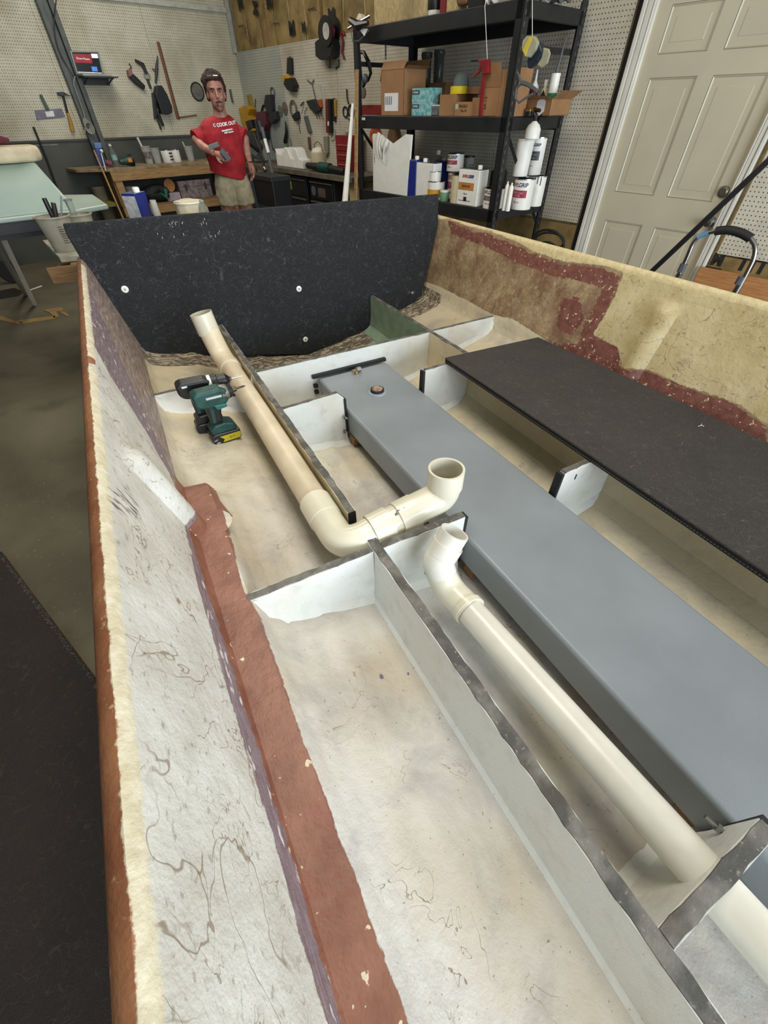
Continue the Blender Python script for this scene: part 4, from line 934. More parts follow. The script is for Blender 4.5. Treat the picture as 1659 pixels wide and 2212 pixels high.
# clamp and lamp clutter on the left top corner
cl = thing('bar_clamp', 'black and chrome bar clamp lying on the left end of the top shelf', 'clamp', RW(4.2, 3.3, D0))
gg = VFR(3.30)
def g3(px, py, v=3.30): a = UV(px, py, 'v', v); return (-a[0], a[2])
MB(gg).tube([g3(752, 62)+(0,), g3(800, 34)+(0,)], .009, 8).build('bar', STEEL, cl); MB(gg).tube([g3(758, 44)+(.01,), g3(775, 56)+(.01,), g3(797, 50)+(.01,)], [.02, .03, .015], 8).build('jaw', BLK, cl)
MB(gg).tube([g3(757, 60)+(0,), g3(762, 90)+(0,), g3(775, 88)+(0,), g3(797, 66)+(0,)], .004, 6).build('handle_wire', GREYP, cl)
tag(MB(gg).lathe([(.004, -.05), (.035, -.02), (.035, .02), (.004, .05)], g3(768, 42)+(-.06,), 12).build('putty_funnel', CREAM, smooth=True), 'cream funnel behind the bar clamp on the top shelf', 'funnel')
tag(MB(gg).prism([g3(776, 62), g3(795, 62), g3(788, 78)], -.0, .006).build('white_tag', LABEL), 'white triangular tag on the left corner of the top beam', 'tag')
bag = MB(VFR(3.75))
a0, a1, _ = fit(1170, 1232, 10, 3.75)
for i in range(14): bag.ball((random.uniform(a0, a1), D0+random.uniform(.02, .06), random.uniform(-.1, .1)), (random.uniform(.03, .06), random.uniform(.02, .05), .04), 8)
tag(bag.build('plastic_bag', M('crinkled_plastic', '#8f8d86', .2, var=.2, sc=30, bump=.8, bsc=40)), 'crumpled grey plastic bag at the right end of the top shelf', 'bag')
# chain and goggles under the top shelf on the left
ch = MB(VFR(3.9)); q0_ = [-UV(833, 88, 'v', 3.9)[0], UV(833, 88, 'v', 3.9)[2]]
cht = thing('hanging_chain', 'short black chain hanging under the top shelf', 'chain', tuple(VFR(3.9)((q0_[0], q0_[1]-.14, 0))))
for k in range(5):
    m_ = MB(VFR(3.9)); zc = q0_[1]+.01-k*.028; pts = [(q0_[0]+.010*math.cos(a)*(1 if k % 2 else .3), zc+.018*math.sin(a), .010*math.cos(a)*(.3 if k % 2 else 1)) for a in np.linspace(0, 2*math.pi, 13)]
    m_.tube(pts, .0035, 6, caps=False); m_.build('link', BLKM, cht)
gm = VFR(3.5)
def g4(px, py, v=3.5): a = UV(px, py, 'v', v); return (-a[0], a[2])
go = thing('face_shield', 'black goggles with straps hanging on the left rack post', 'goggles', tuple(gm((g4(790, 160)[0], g4(790, 185)[1], 0))))
MB(gm).tube([g4(778, 112)+(0,), g4(790, 114)+(.02,), g4(800, 135)+(.02,), g4(801, 158)+(0,), g4(795, 175)+(0,)], [.012, .014, .018, .014, .01], 8).build('strap', BLK, go, True)
MB(gm).tube([g4(776, 112)+(0,), g4(777, 140)+(0,), g4(780, 170)+(0,), g4(786, 185)+(0,)], [.012, .016, .014, .02], 8).build('strap', BLK, go, True)
MB(gm).ball(g4(789, 170)+(0,), (.03, .035, .03), 12).build('eyepiece', GREYP, go, True)
jx = VFR(3.7); a = UV(784, 200, 'v', 3.7); tag(MB(jx).lathe([(.004, -.01), (.045, -.006), (.045, .006), (.004, .01)], (-a[0], a[2], 0), 20).build('sanding_disc', M('tan_abrasive', '#6e6553', .9)), 'brown abrasive disc hanging just inside the left rack post', 'disc')
# --- middle shelf
t, f, x0, x1, z1 = carton('tall_carton', 'tall brown cardboard carton with a shipping label at the left of the middle shelf', 823, 873, 150, D1, 3.40, .26, flaps=(('b', .08, .9), ('l', .07, -1.3), ('r', .06, .3)), open_=True)
MB(f).hexa([(x0, z1, 0), (x1, z1, 0), (x1, z1, .003), (x0, z1, .003)], [(x0+.01, z1+.05, -.03), (x1, z1+.05, -.03), (x1, z1+.05, -.027), (x0+.01, z1+.05, -.027)]).build('flap', CARD, t)
a0, a1, zt2 = fit(831, 860, 201, 3.40); lb = MB(f).box(a0, a1, D1+.03, zt2, .0, .0015).build('shipping_label', LABEL, t)
for i in range(7): MB(f).box(a0+.012+i*.013, a0+.012+i*.013+(.003 if i % 2 else .006), D1+.07, zt2-.02, .0015, .0022).build('barcode_bar', INK, lb)
a0, a1, _ = fit(780, 826, 235, 3.75); tag(MB(VFR(3.75)).box(a0, a1, D1, D1+.075, -.2, 0).build('parts_tray', REDP, bevel=.004), 'low dark red tray behind the tall carton on the middle shelf', 'tray')
TEALB = M('glove_box_print', '#3d8d92', .5, var=.35, sc=40, col2='#9fc4c4')
for k, lab in ((0, 'lower teal glove box in the pair beside the tall carton'), (1, 'upper teal glove box in the pair beside the tall carton')):
    a0, a1, _ = fit(889, 931, 230, 3.42); f = VFR(3.42); t = thing('glove_box', lab, 'box', tuple(f(((a0+a1)/2, D1+k*.083, -.06))), 'teal glove boxes')
    MB(f).box(a0, a1, D1+k*.083, D1+k*.083+.082, -.12, 0).build('carton_body', TEALB, t, bevel=.002)
    MB(f).box(a0+.005, a0+.09, D1+k*.083+.045, D1+k*.083+.07, 0, .001).build('name_panel', M('navy_print', '#23384f', .5), t)
    txf('NITRILE', t, f, (a0+.047, D1+k*.083+.057, .0015), .018, WHT)
a0, a1, zt2 = fit(928, 950, 226, 3.40); tag(MB(VFR(3.40)).box(a0, a1, D1, zt2, -.08, -.02).build('silver_packet', M('silver_foil', '#8c949c', .3, .5, var=.3, sc=50), bevel=.006), 'crinkled silver packet in front of the glove boxes', 'packet')
a0, a1, zt2 = fit(931, 951, 204, 3.5); tag(MB(VFR(3.5)).box(a0, a1, D1, zt2, -.1, 0).build('black_carton', M('dark_carton', '#2f3033', .6), bevel=.002), 'small black carton between glove boxes and brown box', 'box')
GL = M('dark_glass', '#5d625d', .1, trans=.7, var=.1)
for i, (a, b_, y, lab) in enumerate(((903, 922, 112, 'left tall clear glass cylinder behind the glove boxes'), (930, 950, 107, 'right tall clear glass cylinder behind the glove boxes'))):
    jar('glass_cylinder', lab, 'jar', a, b_, y, D1, 3.85, [(1, 0), (1, .35), (.8, .42), (.78, .9), (.9, .94), (.85, 1)], (GL,), group='glass cylinders on the middle shelf')
a0, a1, zt2 = fit(927, 962, 178, 3.8); tag(MB(VFR(3.8)).box(a0, a1, D1, zt2, -.15, 0).build('back_carton', CARDD, bevel=.002), 'dark brown carton at the back below the glass cylinders', 'box')
t, f, x0, x1, z1 = carton('open_carton', 'open brown carton carrying a yellow tape roll', 950, 985, 204, D1, 3.40, .26, flaps=(('b', .05, 1.2), ('r', .12, .0)))
a0, a1, zt2 = fit(963, 998, 186, 3.46)
g = Fr(VFR(3.46)(((a0+a1)/2, z1+.001, -.06)), -UD, VD, (0, 0, 1))
tag(MB(g).lathe([(.066, 0), (.068, .002), (.068, .043), (.066, .045), (.045, .045), (.045, .04)], n=24).build('tape_roll', M('bright_yellow', '#d8c31e', .5), smooth=True), 'bright yellow roll of tape on the open brown carton', 'tape')
g = Fr(VFR(3.46)(((a0+a1)/2, z1+.047, -.08)), -UD, VD, (0, 0, 1)); tag(MB(g).lathe([(.062, 0), (.062, .02), (.055, .05), (.035, .07), (.004, .075)], n=20).build('grey_dome', M('grey_felt', '#5c6664', .8), smooth=True), 'grey dome-shaped pad standing on the yellow tape roll', 'pad')
t, f, x0, x1, z1 = carton('small_carton', 'small tan carton with black print in front of the caulking gun', 983, 1018, 220, D1, 3.38, .10)
a0, a1, _ = fit(983, 993, 226, 3.38); MB(f).box(x0+.004, x0+.035, z1-.04, z1-.012, 0, .001).build('green_sticker', M('pale_green_paper', '#a9b39a', .7), t)
txf('FRAGILE', t, f, ((x0+x1)/2, D1+.055, .001), .024, INK); txf('No. 24', t, f, ((x0+x1)/2+.01, D1+.03, .001), .02, INK)
a0, a1, _ = fit(1019, 1036, 222, 3.40); tag(MB(VFR(3.40)).box(a0, a1, D1, D1+.10, -.1, 0).build('plain_carton', CARD, bevel=.002), 'plain little carton beside the small printed carton', 'box')
t, f, x0, x1, z1 = carton('tall_open_carton', 'tall cardboard carton with raised flaps next to the front rack post', 1045, 1080, 188, D1, 3.38, .20, flaps=(('f', .12, 1.35), ('l', .08, 1.3)), open_=True)
MB(f).hexa([(x1, D1, 0), (x1+.10, D1, -.02), (x1+.10, D1, -.2), (x1, D1, -.2)], [(x1, z1+.08, 0), (x1+.115, z1+.09, -.02), (x1+.115, z1+.09, -.2), (x1, z1+.08, -.2)]).build('side_sleeve', CARD, t)
txf('24-12', t, f, (x0+.03, D1+.07, .001), .03, INK, rot=1.57)
# right of the front post
t, f, x0, x1, z1 = carton('opened_carton', 'short brown carton with a white hexagon label and bottles inside', 1138, 1190, 215, D1, 3.62, .26, flaps=(('f', .07, .25), ('r', .09, .5)), open_=True)
hx_ = g2(1168, 230, 3.62); MB(VFR(3.62)).prism([(hx_[0]+.05*math.cos(a)*.8, hx_[1]+.05*math.sin(a)) for a in np.arange(0, 6.28, math.pi/3)+math.pi/6], 0, .0015).build('hexagon_label', LABEL, t)
MB(VFR(3.62)).prism([(hx_[0]-.03, hx_[1]+.04), (hx_[0]+.03, hx_[1]+.04), (hx_[0], hx_[1]+.085)], 0, .001).build('dark_triangle', INK, t); MB(VFR(3.62)).prism([(hx_[0]-.03, hx_[1]-.04), (hx_[0], hx_[1]-.085), (hx_[0]+.03, hx_[1]-.04)], 0, .001).build('dark_triangle', INK, t)
t, g, r, H, b_ = jar('adhesive_cartridge', 'white and green adhesive cartridge with a long grey nozzle', 'cartridge', 1186, 1203, 158, D1+.02, 3.72, [(1, 0), (1, 1)], (WHT,))
MB(g).lathe([(r*1.02, .02), (r*1.02, H*.5)], n=18).build('green_band', M('green_print', '#2f7d4e', .5), t, True); MB(g).tube([(0, 0, H), (.01, 0, H+.08), (.02, 0, H+.17)], [.012, .007, .003], 8).build('nozzle', GREYP, t, True)
jar('cream_bottle', 'small cream bottle with a white cap in the opened carton', 'bottle', 1170, 1181, 172, D1+.02, 3.75, [(1, 0), (1, .7), (.6, .78), (.6, 1)], (CREAM, WHT), lid=[(.65, .8), (.65, 1.0)])
t, g, r, H, b_ = jar('squeeze_tube', 'maroon and white tube leaning in the opened carton', 'tube', 1147, 1162, 150, D1+.02, 3.72, [(1, 0), (1, .6), (.3, .75), (.15, 1)], (WHT,)); MB(g).lathe([(r*1.03, H*.35), (r*1.03, H*.55)], n=16).build('maroon_band', MAROON, t, True)
jar('gold_lid_jar', 'little dark jar with a gold lid by the front rack post', 'jar', 1130, 1146, 236, D1, 3.55, mats=(BLK, M('gold_lid', '#b58a3c', .3, .8)), lid=[(1.04, .7), (1.04, 1), (.9, 1.02)])
# respirator hanging on the post
rs = thing('respirator_mask', 'grey respirator with yellow rimmed filters hanging from the front rack post', 'mask', tuple(g_((g2(1155, 110, 3.30)[0], g2(1155, 150, 3.30)[1], 0))))
g5 = VFR(3.28)
def q5(px, py, d=0): a = UV(px, py, 'v', 3.28); return (-a[0], a[2], d)
MB(g5).tube([q5(1150, -20), q5(1150, 82)], .002, 5).build('string', WHT, rs)
MB(g5).prism([q5(1132, 88)[:2], q5(1140, 78)[:2], q5(1158, 78)[:2], q5(1165, 92)[:2], q5(1160, 108)[:2], q5(1147, 125)[:2], q5(1136, 124)[:2], q5(1130, 105)[:2]], -.01, .02).build('filter_pad', M('filter_cream', '#9f9d84', .8), rs, bevel=.006)
MB(g5).prism([q5(1148, 80)[:2], q5(1156, 79)[:2], q5(1144, 108)[:2], q5(1140, 122)[:2], q5(1133, 110)[:2]], .018, .026).build('yellow_band', M('mask_yellow', '#c9b23a', .6), rs, bevel=.002)
MB(g5).prism([q5(1150, 105)[:2], q5(1165, 90)[:2], q5(1172, 110)[:2], q5(1160, 132)[:2], q5(1140, 150)[:2], q5(1137, 130)[:2]], -.05, .0).build('face_piece', M('mask_blue_black', '#1e2a38', .4), rs, bevel=.01)
MB(g5).prism([q5(1170, 102)[:2], q5(1182, 105)[:2], q5(1185, 115)[:2], q5(1178, 138)[:2], q5(1166, 147)[:2], q5(1156, 140)[:2], q5(1166, 125)[:2]], -.03, -.015).build('filter_pad', M('filter_cream', '#9f9d84'), rs, bevel=.006)
sc_ = thing('hose_clamp_strap', 'dull grey looped straps hanging below the respirator', 'strap', q5(1140, 224) and tuple(g5(q5(1140, 224))))
MB(g5).tube([q5(1118, 155), q5(1126, 178), q5(1140, 182), q5(1160, 196)], [.004, .012, .012, .01], 6).build('strap_arm', GREYP, sc_); MB(g5).tube([q5(1130, 178), q5(1116, 190), q5(1113, 212), q5(1121, 222), q5(1135, 212), q5(1150, 203)], .007, 6).build('strap_loop', GREYP, sc_)
# --- lower shelf
fb_ = VFR(3.37)
P_ = lambda px, py: g2(px, py, 3.37)
wbd = thing('foam_board', 'white board with a V-shaped notch standing on the lower shelf', 'board', tuple(fb_((P_(848, 400)[0], D2, 0))))
pts = [P_(805, 290), P_(818, 288), P_(848, 311), P_(876, 290), P_(889, 291)]; MB(fb_).prism([(P_(806, 408)[0], D2), *pts, (P_(879, 409)[0], D2)], -.02, 0).build('board_slab', WHT, wbd, bevel=.002)
txf('model 7', wbd, fb_, (pts[0][0]+.02, D2+.25, .001), .02, INK, rot=1.57)
rg = MB(fb_); rl, rt_ = P_(817, 286)
def ragf(i, j): L = .13+.05*math.sin(i*.9+.6)+.05*math.exp(-((i-4)/1.5)**2); q = j/11; return (rl+.155*i/20*(1-.35*q)+.012*q, rt_+.008*math.sin(i*.8)-L*q-.05*i/20, .006+.013*math.sin(i*1.15+q*1.4)*(.4+q)+.016*math.sin(q*3))
rg.grid(ragf, 21, 12)
tag(rg.build('rag', M('white_rag', '#d6d3c9', .9, bump=.5), smooth=True), 'white rag draped in the notch of the foam board', 'rag')
m_ = MB(VFR(3.9)); a = UV(812, 296, 'v', 3.9)
for k in range(5): m_.tube([(-a[0]+(.10-k*.012)*math.cos(t_), a[2]+(.08-k*.01)*math.sin(t_), k*.006) for t_ in np.linspace(0, 2*math.pi, 25)], .008, 6, caps=False)
tag(m_.build('cord_coil', M('orange_cord', '#b5562a', .6), smooth=True), 'coil of orange cord behind the foam board', 'cord')
a = UV(852, 300, 'v', 3.85); tag(MB(VFR(3.85)).lathe([(.004, -.012), (.10, -.01), (.10, .01), (.004, .012)], (-a[0], a[2], 0), 24).build('fibre_disc', CARDD), 'round brown disc behind the notch of the foam board', 'disc')
def fcan(name, label, pl, pr, yt, v, d, mat, capx=.7, group=None, txt=None, pr2=None):
    x0, x1, z1 = fit(pl, pr, yt, v); f = VFR(v); t = thing(name, label, 'can', tuple(f(((x0+x1)/2, D2, -d/2))), group)
    MB(f).box(x0, x1, D2, z1, -d, 0).build('can_body', mat, t, bevel=.006)
    MB(f).box(x0+.002, x1-.002, z1-.002, z1+.004, -d+.002, -.002).build('top_rim', STEEL, t, bevel=.002)
    g = Fr(f((x0+(x1-x0)*capx, z1+.003, -d*.35)), f.x, f.z, (0, 0, 1)); MB(g).lathe([(.019, 0), (.019, .022), (.016, .026)], n=14).build('cap', WHT, t, True)
    g = Fr(f((x0+(x1-x0)*.35, z1+.004, -d*.5)), f.x, f.z, (0, 0, 1)); MB(g).tube([(-.03, 0, 0), (-.025, 0, .018), (.025, 0, .018), (.03, 0, 0)], .003, 6).build('handle', STEEL, t)
    return t, f, x0, x1, z1
fcan('solvent_can', 'dark blue solvent can just right of the foam board', 881, 899, 346, 3.372, .12, BLUE, group='blue cans on the lower shelf')
fcan('solvent_can', 'white rectangular can between the two blue cans', 899, 938, 352, 3.38, .10, WHT, capx=.35)
fcan('solvent_can', 'dark blue solvent can behind the white paint tins', 940, 958, 348, 3.62, .12, BLUE, group='blue cans on the lower shelf')
RINK = M('red_print', '#b02a34', .5); BINK = M('blue_print', '#26336e', .5)
def brand(t, f, xc, y, s, d=.0015, rot=0):
    txf('AWL', t, f, (xc-s*1.05, y, d), s, RINK, rot, bold=.001, align='CENTER'); txf('GRIP', t, f, (xc+s*1.15, y, d), s, BINK, rot, bold=.001, align='CENTER')
t, f, x0, x1, z1 = fcan('solvent_can', 'large white rectangular paint reducer can with orange label panel', 991, 1036, 366, 3.37, .12, WHT, capx=.85)
W_ = x1-x0; brand(t, f, (x0+x1)/2-.005, z1-.045, .028)
MB(f).box(x0+.01, x0+W_*.8, z1-.135, z1-.085, 0, .001).build('orange_panel', M('orange_print', '#b87a3a', .5), t); txf('REDUCER', t, f, (x0+W_*.42, z1-.11, .0015), .02, INK); txf('946 ml', t, f, (x0+W_*.42, z1-.16, .0015), .014, INK); MB(f).box(x0+W_*.35, x0+W_*.5, z1-.21, z1-.18, 0, .001).build('symbol', INK, t)
MB(f).box(x0+W_*.1, x0+W_*.7, D2+.03, D2+.034, 0, .001).build('fine_print', INK, t)
def tin(label, pl, pr, yt, v, z0=D2, zt=None, texts=True, panel=None, name='paint_tin', grp='paint tins on the lower shelf', s=None, drip=False, mat=WHT):
    t, g, r, H, b_ = jar(name, label, 'tin', pl, pr, yt, z0, v, [(.97, 0), (1, .01), (1, .96), (1.02, .965), (1.02, 1), (.9, 1), (.86, .985), (.01, .985)], (mat,), zt=zt, n=28, group=grp)
    MB(g).lathe([(r*1.025, H*.965), (r*1.025, H*1.0), (r*.88, H*1.0), (r*.86, H*.985)], n=28).build('lid_rim', STEEL, t, True)
    # camera-side direction in g's frame: g.x right, g.y towards the room
    if texts:
        f2 = VFR(v); c = f2.inv(g((0, 0, 0))); s = s or r*.42
        def wrap(o):
            gi = Matrix(((f2.x[0], f2.y[0], f2.z[0], 0), (f2.x[1], f2.y[1], f2.z[1], 0), (f2.x[2], f2.y[2], f2.z[2], 0), (0, 0, 0, 1)))
            root = np.array(t.location)
            for vv in o.data.vertices:
                w_ = np.array(TM[o.name] @ vv.co)+root; l = f2.inv(w_); dx = l[0]-c[0]; th = dx/r; rr = r*1.006+(l[2])*.0
                n_ = f2((c[0]+rr*math.sin(th), l[1], -r+rr*math.cos(th))); vv.co = TM[o.name].inverted() @ Vector(n_-root)
        wrap(txf('AWL', t, f2, (c[0]-s*.95, z0+H*.80, 0), s, RINK, bold=.001)); wrap(txf('GRIP', t, f2, (c[0]+s*1.1, z0+H*.80, 0), s, BINK, bold=.001))
        if panel:
            arc = [math.pi/2+a for a in np.linspace(-.95, .75, 10)]; vs = [(r*1.006*math.cos(a), r*1.006*math.sin(a), H*h) for h in (.40, .64) for a in arc]
            lp = MB(g).add(vs, [(i, i+1, i+11, i+10) for i in range(9)]).build('label_panel', panel, t, True); wrap(txf('TOPCOAT', t, f2, (c[0], z0+H*.55, 0), s*.62, WHT)); wrap(txf('GLOSS', t, f2, (c[0], z0+H*.46, 0), s*.5, WHT))
            wrap(txf('946 ml', t, f2, (c[0], z0+H*.25, 0), s*.5, INK))
    if drip:
        for k in range(6):
            a = math.pi/2+random.uniform(-1, 1); L = random.uniform(.2, .45); MB(g).tube([(r*1.01*math.cos(a), r*1.01*math.sin(a), H), (r*1.01*math.cos(a), r*1.01*math.sin(a), H*(1-L))], .004, 5).build('paint_drip', GREYP, t)
    return t
MAR = M('crimson_print', '#9c2740', .5); DG = M('grey_print', '#4b4b4d', .5)
tin('gallon tin with red panel under the quart tin on the lower shelf', 955, 1003, 372, 3.52, panel=MAR)
zq = fit(955, 1003, 372, 3.52)[2]
tin('quart tin with crimson panel standing on top of a gallon tin', 959, 986, 332, 3.53, z0=zq+.001, panel=MAR)
tin('plain cream tin, speckled, left of the large rectangular can', 968, 999, 377, 3.37, texts=False, mat=CREAM)
tin('quart tin with dark grey panel nearest the front rack post', 1038, 1072, 407, 3.37, panel=DG)
tin('gallon tin with crimson panel right of the front rack post', 1103, 1140, 386, 3.50, panel=MAR, s=.036)
tin('gallon tin with dark paint drips at the right end of the shelf', 1138, 1168, 380, 3.72, texts=False, drip=True)
zt_ = fit(1138, 1168, 380, 3.72)[2]
tin('tall white tin stacked on the dripped gallon tin', 1143, 1170, 296, 3.72, z0=zt_+.002, panel=DG, name='tall_tin')
tin('small white tin stacked on the yellow-labelled tin', 924, 941, 371, 3.37, z0=fit(916, 943, 392, 3.37)[2]+.001, texts=False)
t = tin('small tin with an orange-yellow label left of the carpet corner', 916, 943, 392, 3.37, texts=False)
r = abs(fit(916, 943, 392, 3.37)[1]-fit(916, 943, 392, 3.37)[0])/2; g = Fr(tuple(t.location), -UD, -VD, (0, 0, 1)); MB(g).lathe([(r*1.01, .02), (r*1.01, .075)], n=24).build('yellow_label', YEL, t, True)
# white bucket, spray bottle
jar('white_bucket', 'tall white plastic bucket behind the front rack post', 'bucket', 1108, 1140, 300, fit(1103, 1140, 386, 3.50)[2]+.003, 3.56, [(.85, 0), (1, .95), (1.05, .96), (1.05, 1), (.95, 1)], (WHT,))
t, g, r, H, b_ = jar('spray_bottle', 'white spray bottle with a dark trigger head atop the tins', 'bottle', 1131, 1158, 262, fit(1108, 1140, 300, 3.56)[2]-.0, 3.50, [(.9, 0), (1, .05), (1, .55), (.75, .8), (.35, .95), (.3, 1)], (WHT,), zt=fit(1131, 1158, 262, 3.50)[2])
MB(g).tube([(0, 0, H), (0, 0, H+.03), (-.02, 0, H+.06), (.03, 0, H+.055)], [.012, .016, .018, .01], 8).build('trigger_head', M('dark_red_plastic', '#2c1416', .4), t, True)
jar('plastic_cup', 'clear plastic cup with a black rim behind the rectangular can', 'cup', 998, 1015, 338, D2+.10, 3.75, [(.75, 0), (1, 1)], (FROST, BLK), lid=[(1.04, .96), (1.04, 1.02)])
jar('green_label_pot', 'small white pot with a green label near the carpet corner', 'pot', 947, 961, 412, D2, 3.38, mats=(M('green_label', '#6f9a78', .5), WHT), lid=[(1.05, .85), (1.05, 1), (.9, 1.02)])
jar('brown_jug', 'translucent brown jug at the back near the rack post', 'jug', 1055, 1084, 352, D2, 3.85, [(1, 0), (1, .75), (.4, .88), (.4, 1)], (M('smoky_plastic', '#4e4a41', .3, trans=.3), WHT), lid=[(.45, .9), (.45, 1.03)])
jar('clear_bottle', 'clear plastic bottle standing behind the rear blue can', 'bottle', 929, 947, 325, D2+.05, 3.7, [(1, 0), (1, .55), (.35, .85), (.35, 1)], (CLEAR, WHT), lid=[(.4, .88), (.4, 1.0)])
for i, (a, b_) in enumerate(((1090, 1097), (1098, 1106))): jar('resin_tube', ('left' if i == 0 else 'right')+'hand slim white tube between post and gallon tin', 'tube', a, b_, 392+i*3, D2, 3.40, [(1, 0), (1, .85), (.4, .93), (.3, 1)], (WHT,), group='slim tubes on the lower shelf')
# ================================================================ SHELF WALL WORKBENCH AND TOOLS
BW = thing('tool_bench', 'long workbench with a grey-brown top along the pegboard wall', 'workbench', RW(6.0, 3.9, FZ))
TZ = -.555
MB(ROOM).box(4.7, 7.45, 3.6, 4.18, TZ-.05, TZ).build('bench_top', M('grimy_bench', '#615a4c', .7, var=.25, sc=8), BW, bevel=.004)
for uu in (4.75, 7.2): MB(ROOM).box(uu, uu+.09, 3.66, 3.75, FZ, TZ-.05).build('leg', OSB, BW)
MB(ROOM).box(6.55, 6.62, 3.64, 3.70, FZ, TZ-.05).build('leg', OSB, BW)
def wfit(px, py, v): a = UV(px, py, 'v', v); return (-a[0], a[2])
for i, (a, b, lab) in enumerate(((617, 664, 'black tool chest with a green label under the bench'), (670, 722, 'black tool chest with a round grey label under the bench'))):
    f = VFR(3.66); x0, x1 = wfit(a, 410, 3.66)[0], wfit(b, 420, 3.66)[0]; t = thing('tool_chest', lab, 'cabinet', tuple(f(((x0+x1)/2, FZ, -.2))), 'tool chests under the bench')
    MB(f).box(x0, x1, FZ+.0, TZ-.07, -.42, 0).build('case', BLK, t, bevel=.006)
    for k in range(4):
        z1 = TZ-.09-k*.2; d_ = MB(f).box(x0+.02, x1-.02, z1-.18, z1, 0, .012).build('drawer', BLKM, t, bevel=.003)
        MB(f).box(x0+.02, x1-.02, z1-.018, z1-.004, .012, .024).build('handle', M('dull_grip', '#56534c', .5), d_)
    if i == 0: MB(f).box(x0+.04, x0+.20, TZ-.22, TZ-.13, .0125, .014).build('green_label', M('lime_label', '#6f8a3c', .5), t)
    else:
        MB(f).lathe([(.05, .0125), (.05, .014), (.001, .014)], (x0+.1, TZ-.19, 0), 20).build('round_label', GREYP, t); MB(f).box(x0+.20, x0+.36, TZ-.24, TZ-.15, .0125, .014).build('print_panel', M('dim_label', '#57483f', .6), t)
for i, (a, b, y) in enumerate(((598, 618, 322), (617, 636, 319), (636, 653, 319))):
    f = VFR(3.72); x0 = wfit(a, 350, 3.72)[0]; x1 = wfit(b, 350, 3.72)[0]; z1 = wfit((a+b)/2, y, 3.72)[1]
    t = tag(MB(f).prism([(x0, TZ), (x1, TZ), (x1, TZ+.05), (x1-.004, TZ+.09), (x0+(x1-x0)*.6, TZ+.10), (x0+(x1-x0)*.35, z1-.02), (x0, z1)] if i else [(x0, TZ), (x1, TZ), (x1, z1-.0), (x0+(x1-x0)*.6, z1-.06), (x0+(x1-x0)*.25, z1-.05), (x0, z1)], -.14, 0).build('cut_jug', WHT, bevel=.008),
        ['first', 'middle', 'last'][i]+' of three cut-open white plastic jugs on the tool bench, from the left', 'jug', 'cut-open jugs on the bench')
t, g, r, H, b_ = None, None, None, None, None
f = VFR(3.85); x0, x1 = wfit(680, 340, 3.85)[0], wfit(698, 340, 3.85)[0]; c = (x0+x1)/2; r = (x1-x0)/2
bt = thing('pump_bottle', 'white cylindrical bottle with a domed cap on the tool bench', 'bottle', tuple(f((c, TZ, 0)))); g = Fr(f((c, TZ, 0)), f.x, f.z, (0, 0, 1))
MB(g).lathe([(r*.97, 0), (r, .01), (r, .17), (r*.9, .18)], n=20).build('vessel', CREAM, bt, True); MB(g).lathe([(r*.85, .18), (r*.8, .20), (r*.3, .215), (.004, .22)], n=18).build('lid', WHT, bt, True); MB(g).tube([(-r, 0, .17), (-r*.8, 0, .24), (0, 0, .27), (r*.8, 0, .24), (r, 0, .17)], .006, 6).build('handle', WOODD, bt)
f = VFR(3.68)
sd = thing('belt_sander', 'teal and black long sander lying on the tool bench', 'power tool', tuple(f((wfit(700, 370, 3.68)[0], TZ, 0))))
p0, p1, p2, p3 = [wfit(x, y, 3.68) for x, y in ((664, 358), (692, 366), (714, 370), (745, 378))]
MB(f).tube([(p0[0], TZ+.05, 0), (p1[0], TZ+.045, 0)], [.03, .045], 12).build('motor_end', BLK, sd, True); MB(f).tube([(p1[0], TZ+.05, 0), (p2[0], TZ+.05, 0)], [.05, .048], 12).build('body_shell', TEAL, sd, True); MB(f).tube([(p2[0], TZ+.045, 0), (p3[0], TZ+.035, 0)], [.04, .03], 12).build('handle', BLK, sd, True)
f = VFR(3.95); q = [wfit(x, y, 3.95) for x, y in ((724, 292), (757, 294), (757, 366), (727, 362))]
rc = thing('red_tool_cabinet', 'small red metal drawer cabinet standing on the tool bench', 'cabinet', tuple(f(((q[0][0]+q[1][0])/2, TZ, -.1))))
MB(f).box(q[0][0], q[1][0], TZ, q[0][1], -.2, 0).build('case', REDP, rc, bevel=.004)
for k in range(4): 
    z1 = q[0][1]-.06-k*.09; dd = MB(f).box(q[0][0]+.01, q[1][0]-.01, z1-.075, z1, 0, .008).build('drawer', REDP, rc, bevel=.002); MB(f).box(q[0][0]+.04, q[1][0]-.05, z1-.03, z1-.02, .008, .016).build('handle', M('pale_red', '#a85a55', .5), dd)
MB(f).tube([(q[0][0]+.08, q[0][1], -.1), (q[0][0]+.1, q[0][1]+.05, -.1), (q[0][0]+.13, q[0][1]+.02, -.1)], .02, 8).build('top_clutter', FROST, rc)
# pole and stick against the rack
A_ = PX(762, 225, 'v', 3.30); B_ = PX(745, 440, 'v', 3.0); dv = np.array(B_)-np.array(A_); B2 = np.array(A_)+dv*((0-A_[2])/dv[2])
tag(MB(W0).tube([A_, lerp(A_, B2, .5), B2], [.012, .032, .055], 16).build('white_pole', PVCW, smooth=True), 'white tapering pole leaning against the left end of the rack', 'pole')
A_ = PX(771, 150, 'v', 3.32); B_ = PX(769, 370, 'v', 3.28); dv = np.array(B_)-np.array(A_); B2 = np.array(A_)+dv*((0-A_[2])/dv[2])
tag(MB(Fr(A_, UD, VD, B2-np.array(A_))).box(-.018, .018, -.008, .008, 0, 1).build('wood_strip', WOOD), 'thin wooden strip leaning in front of the left rack post', 'strip')
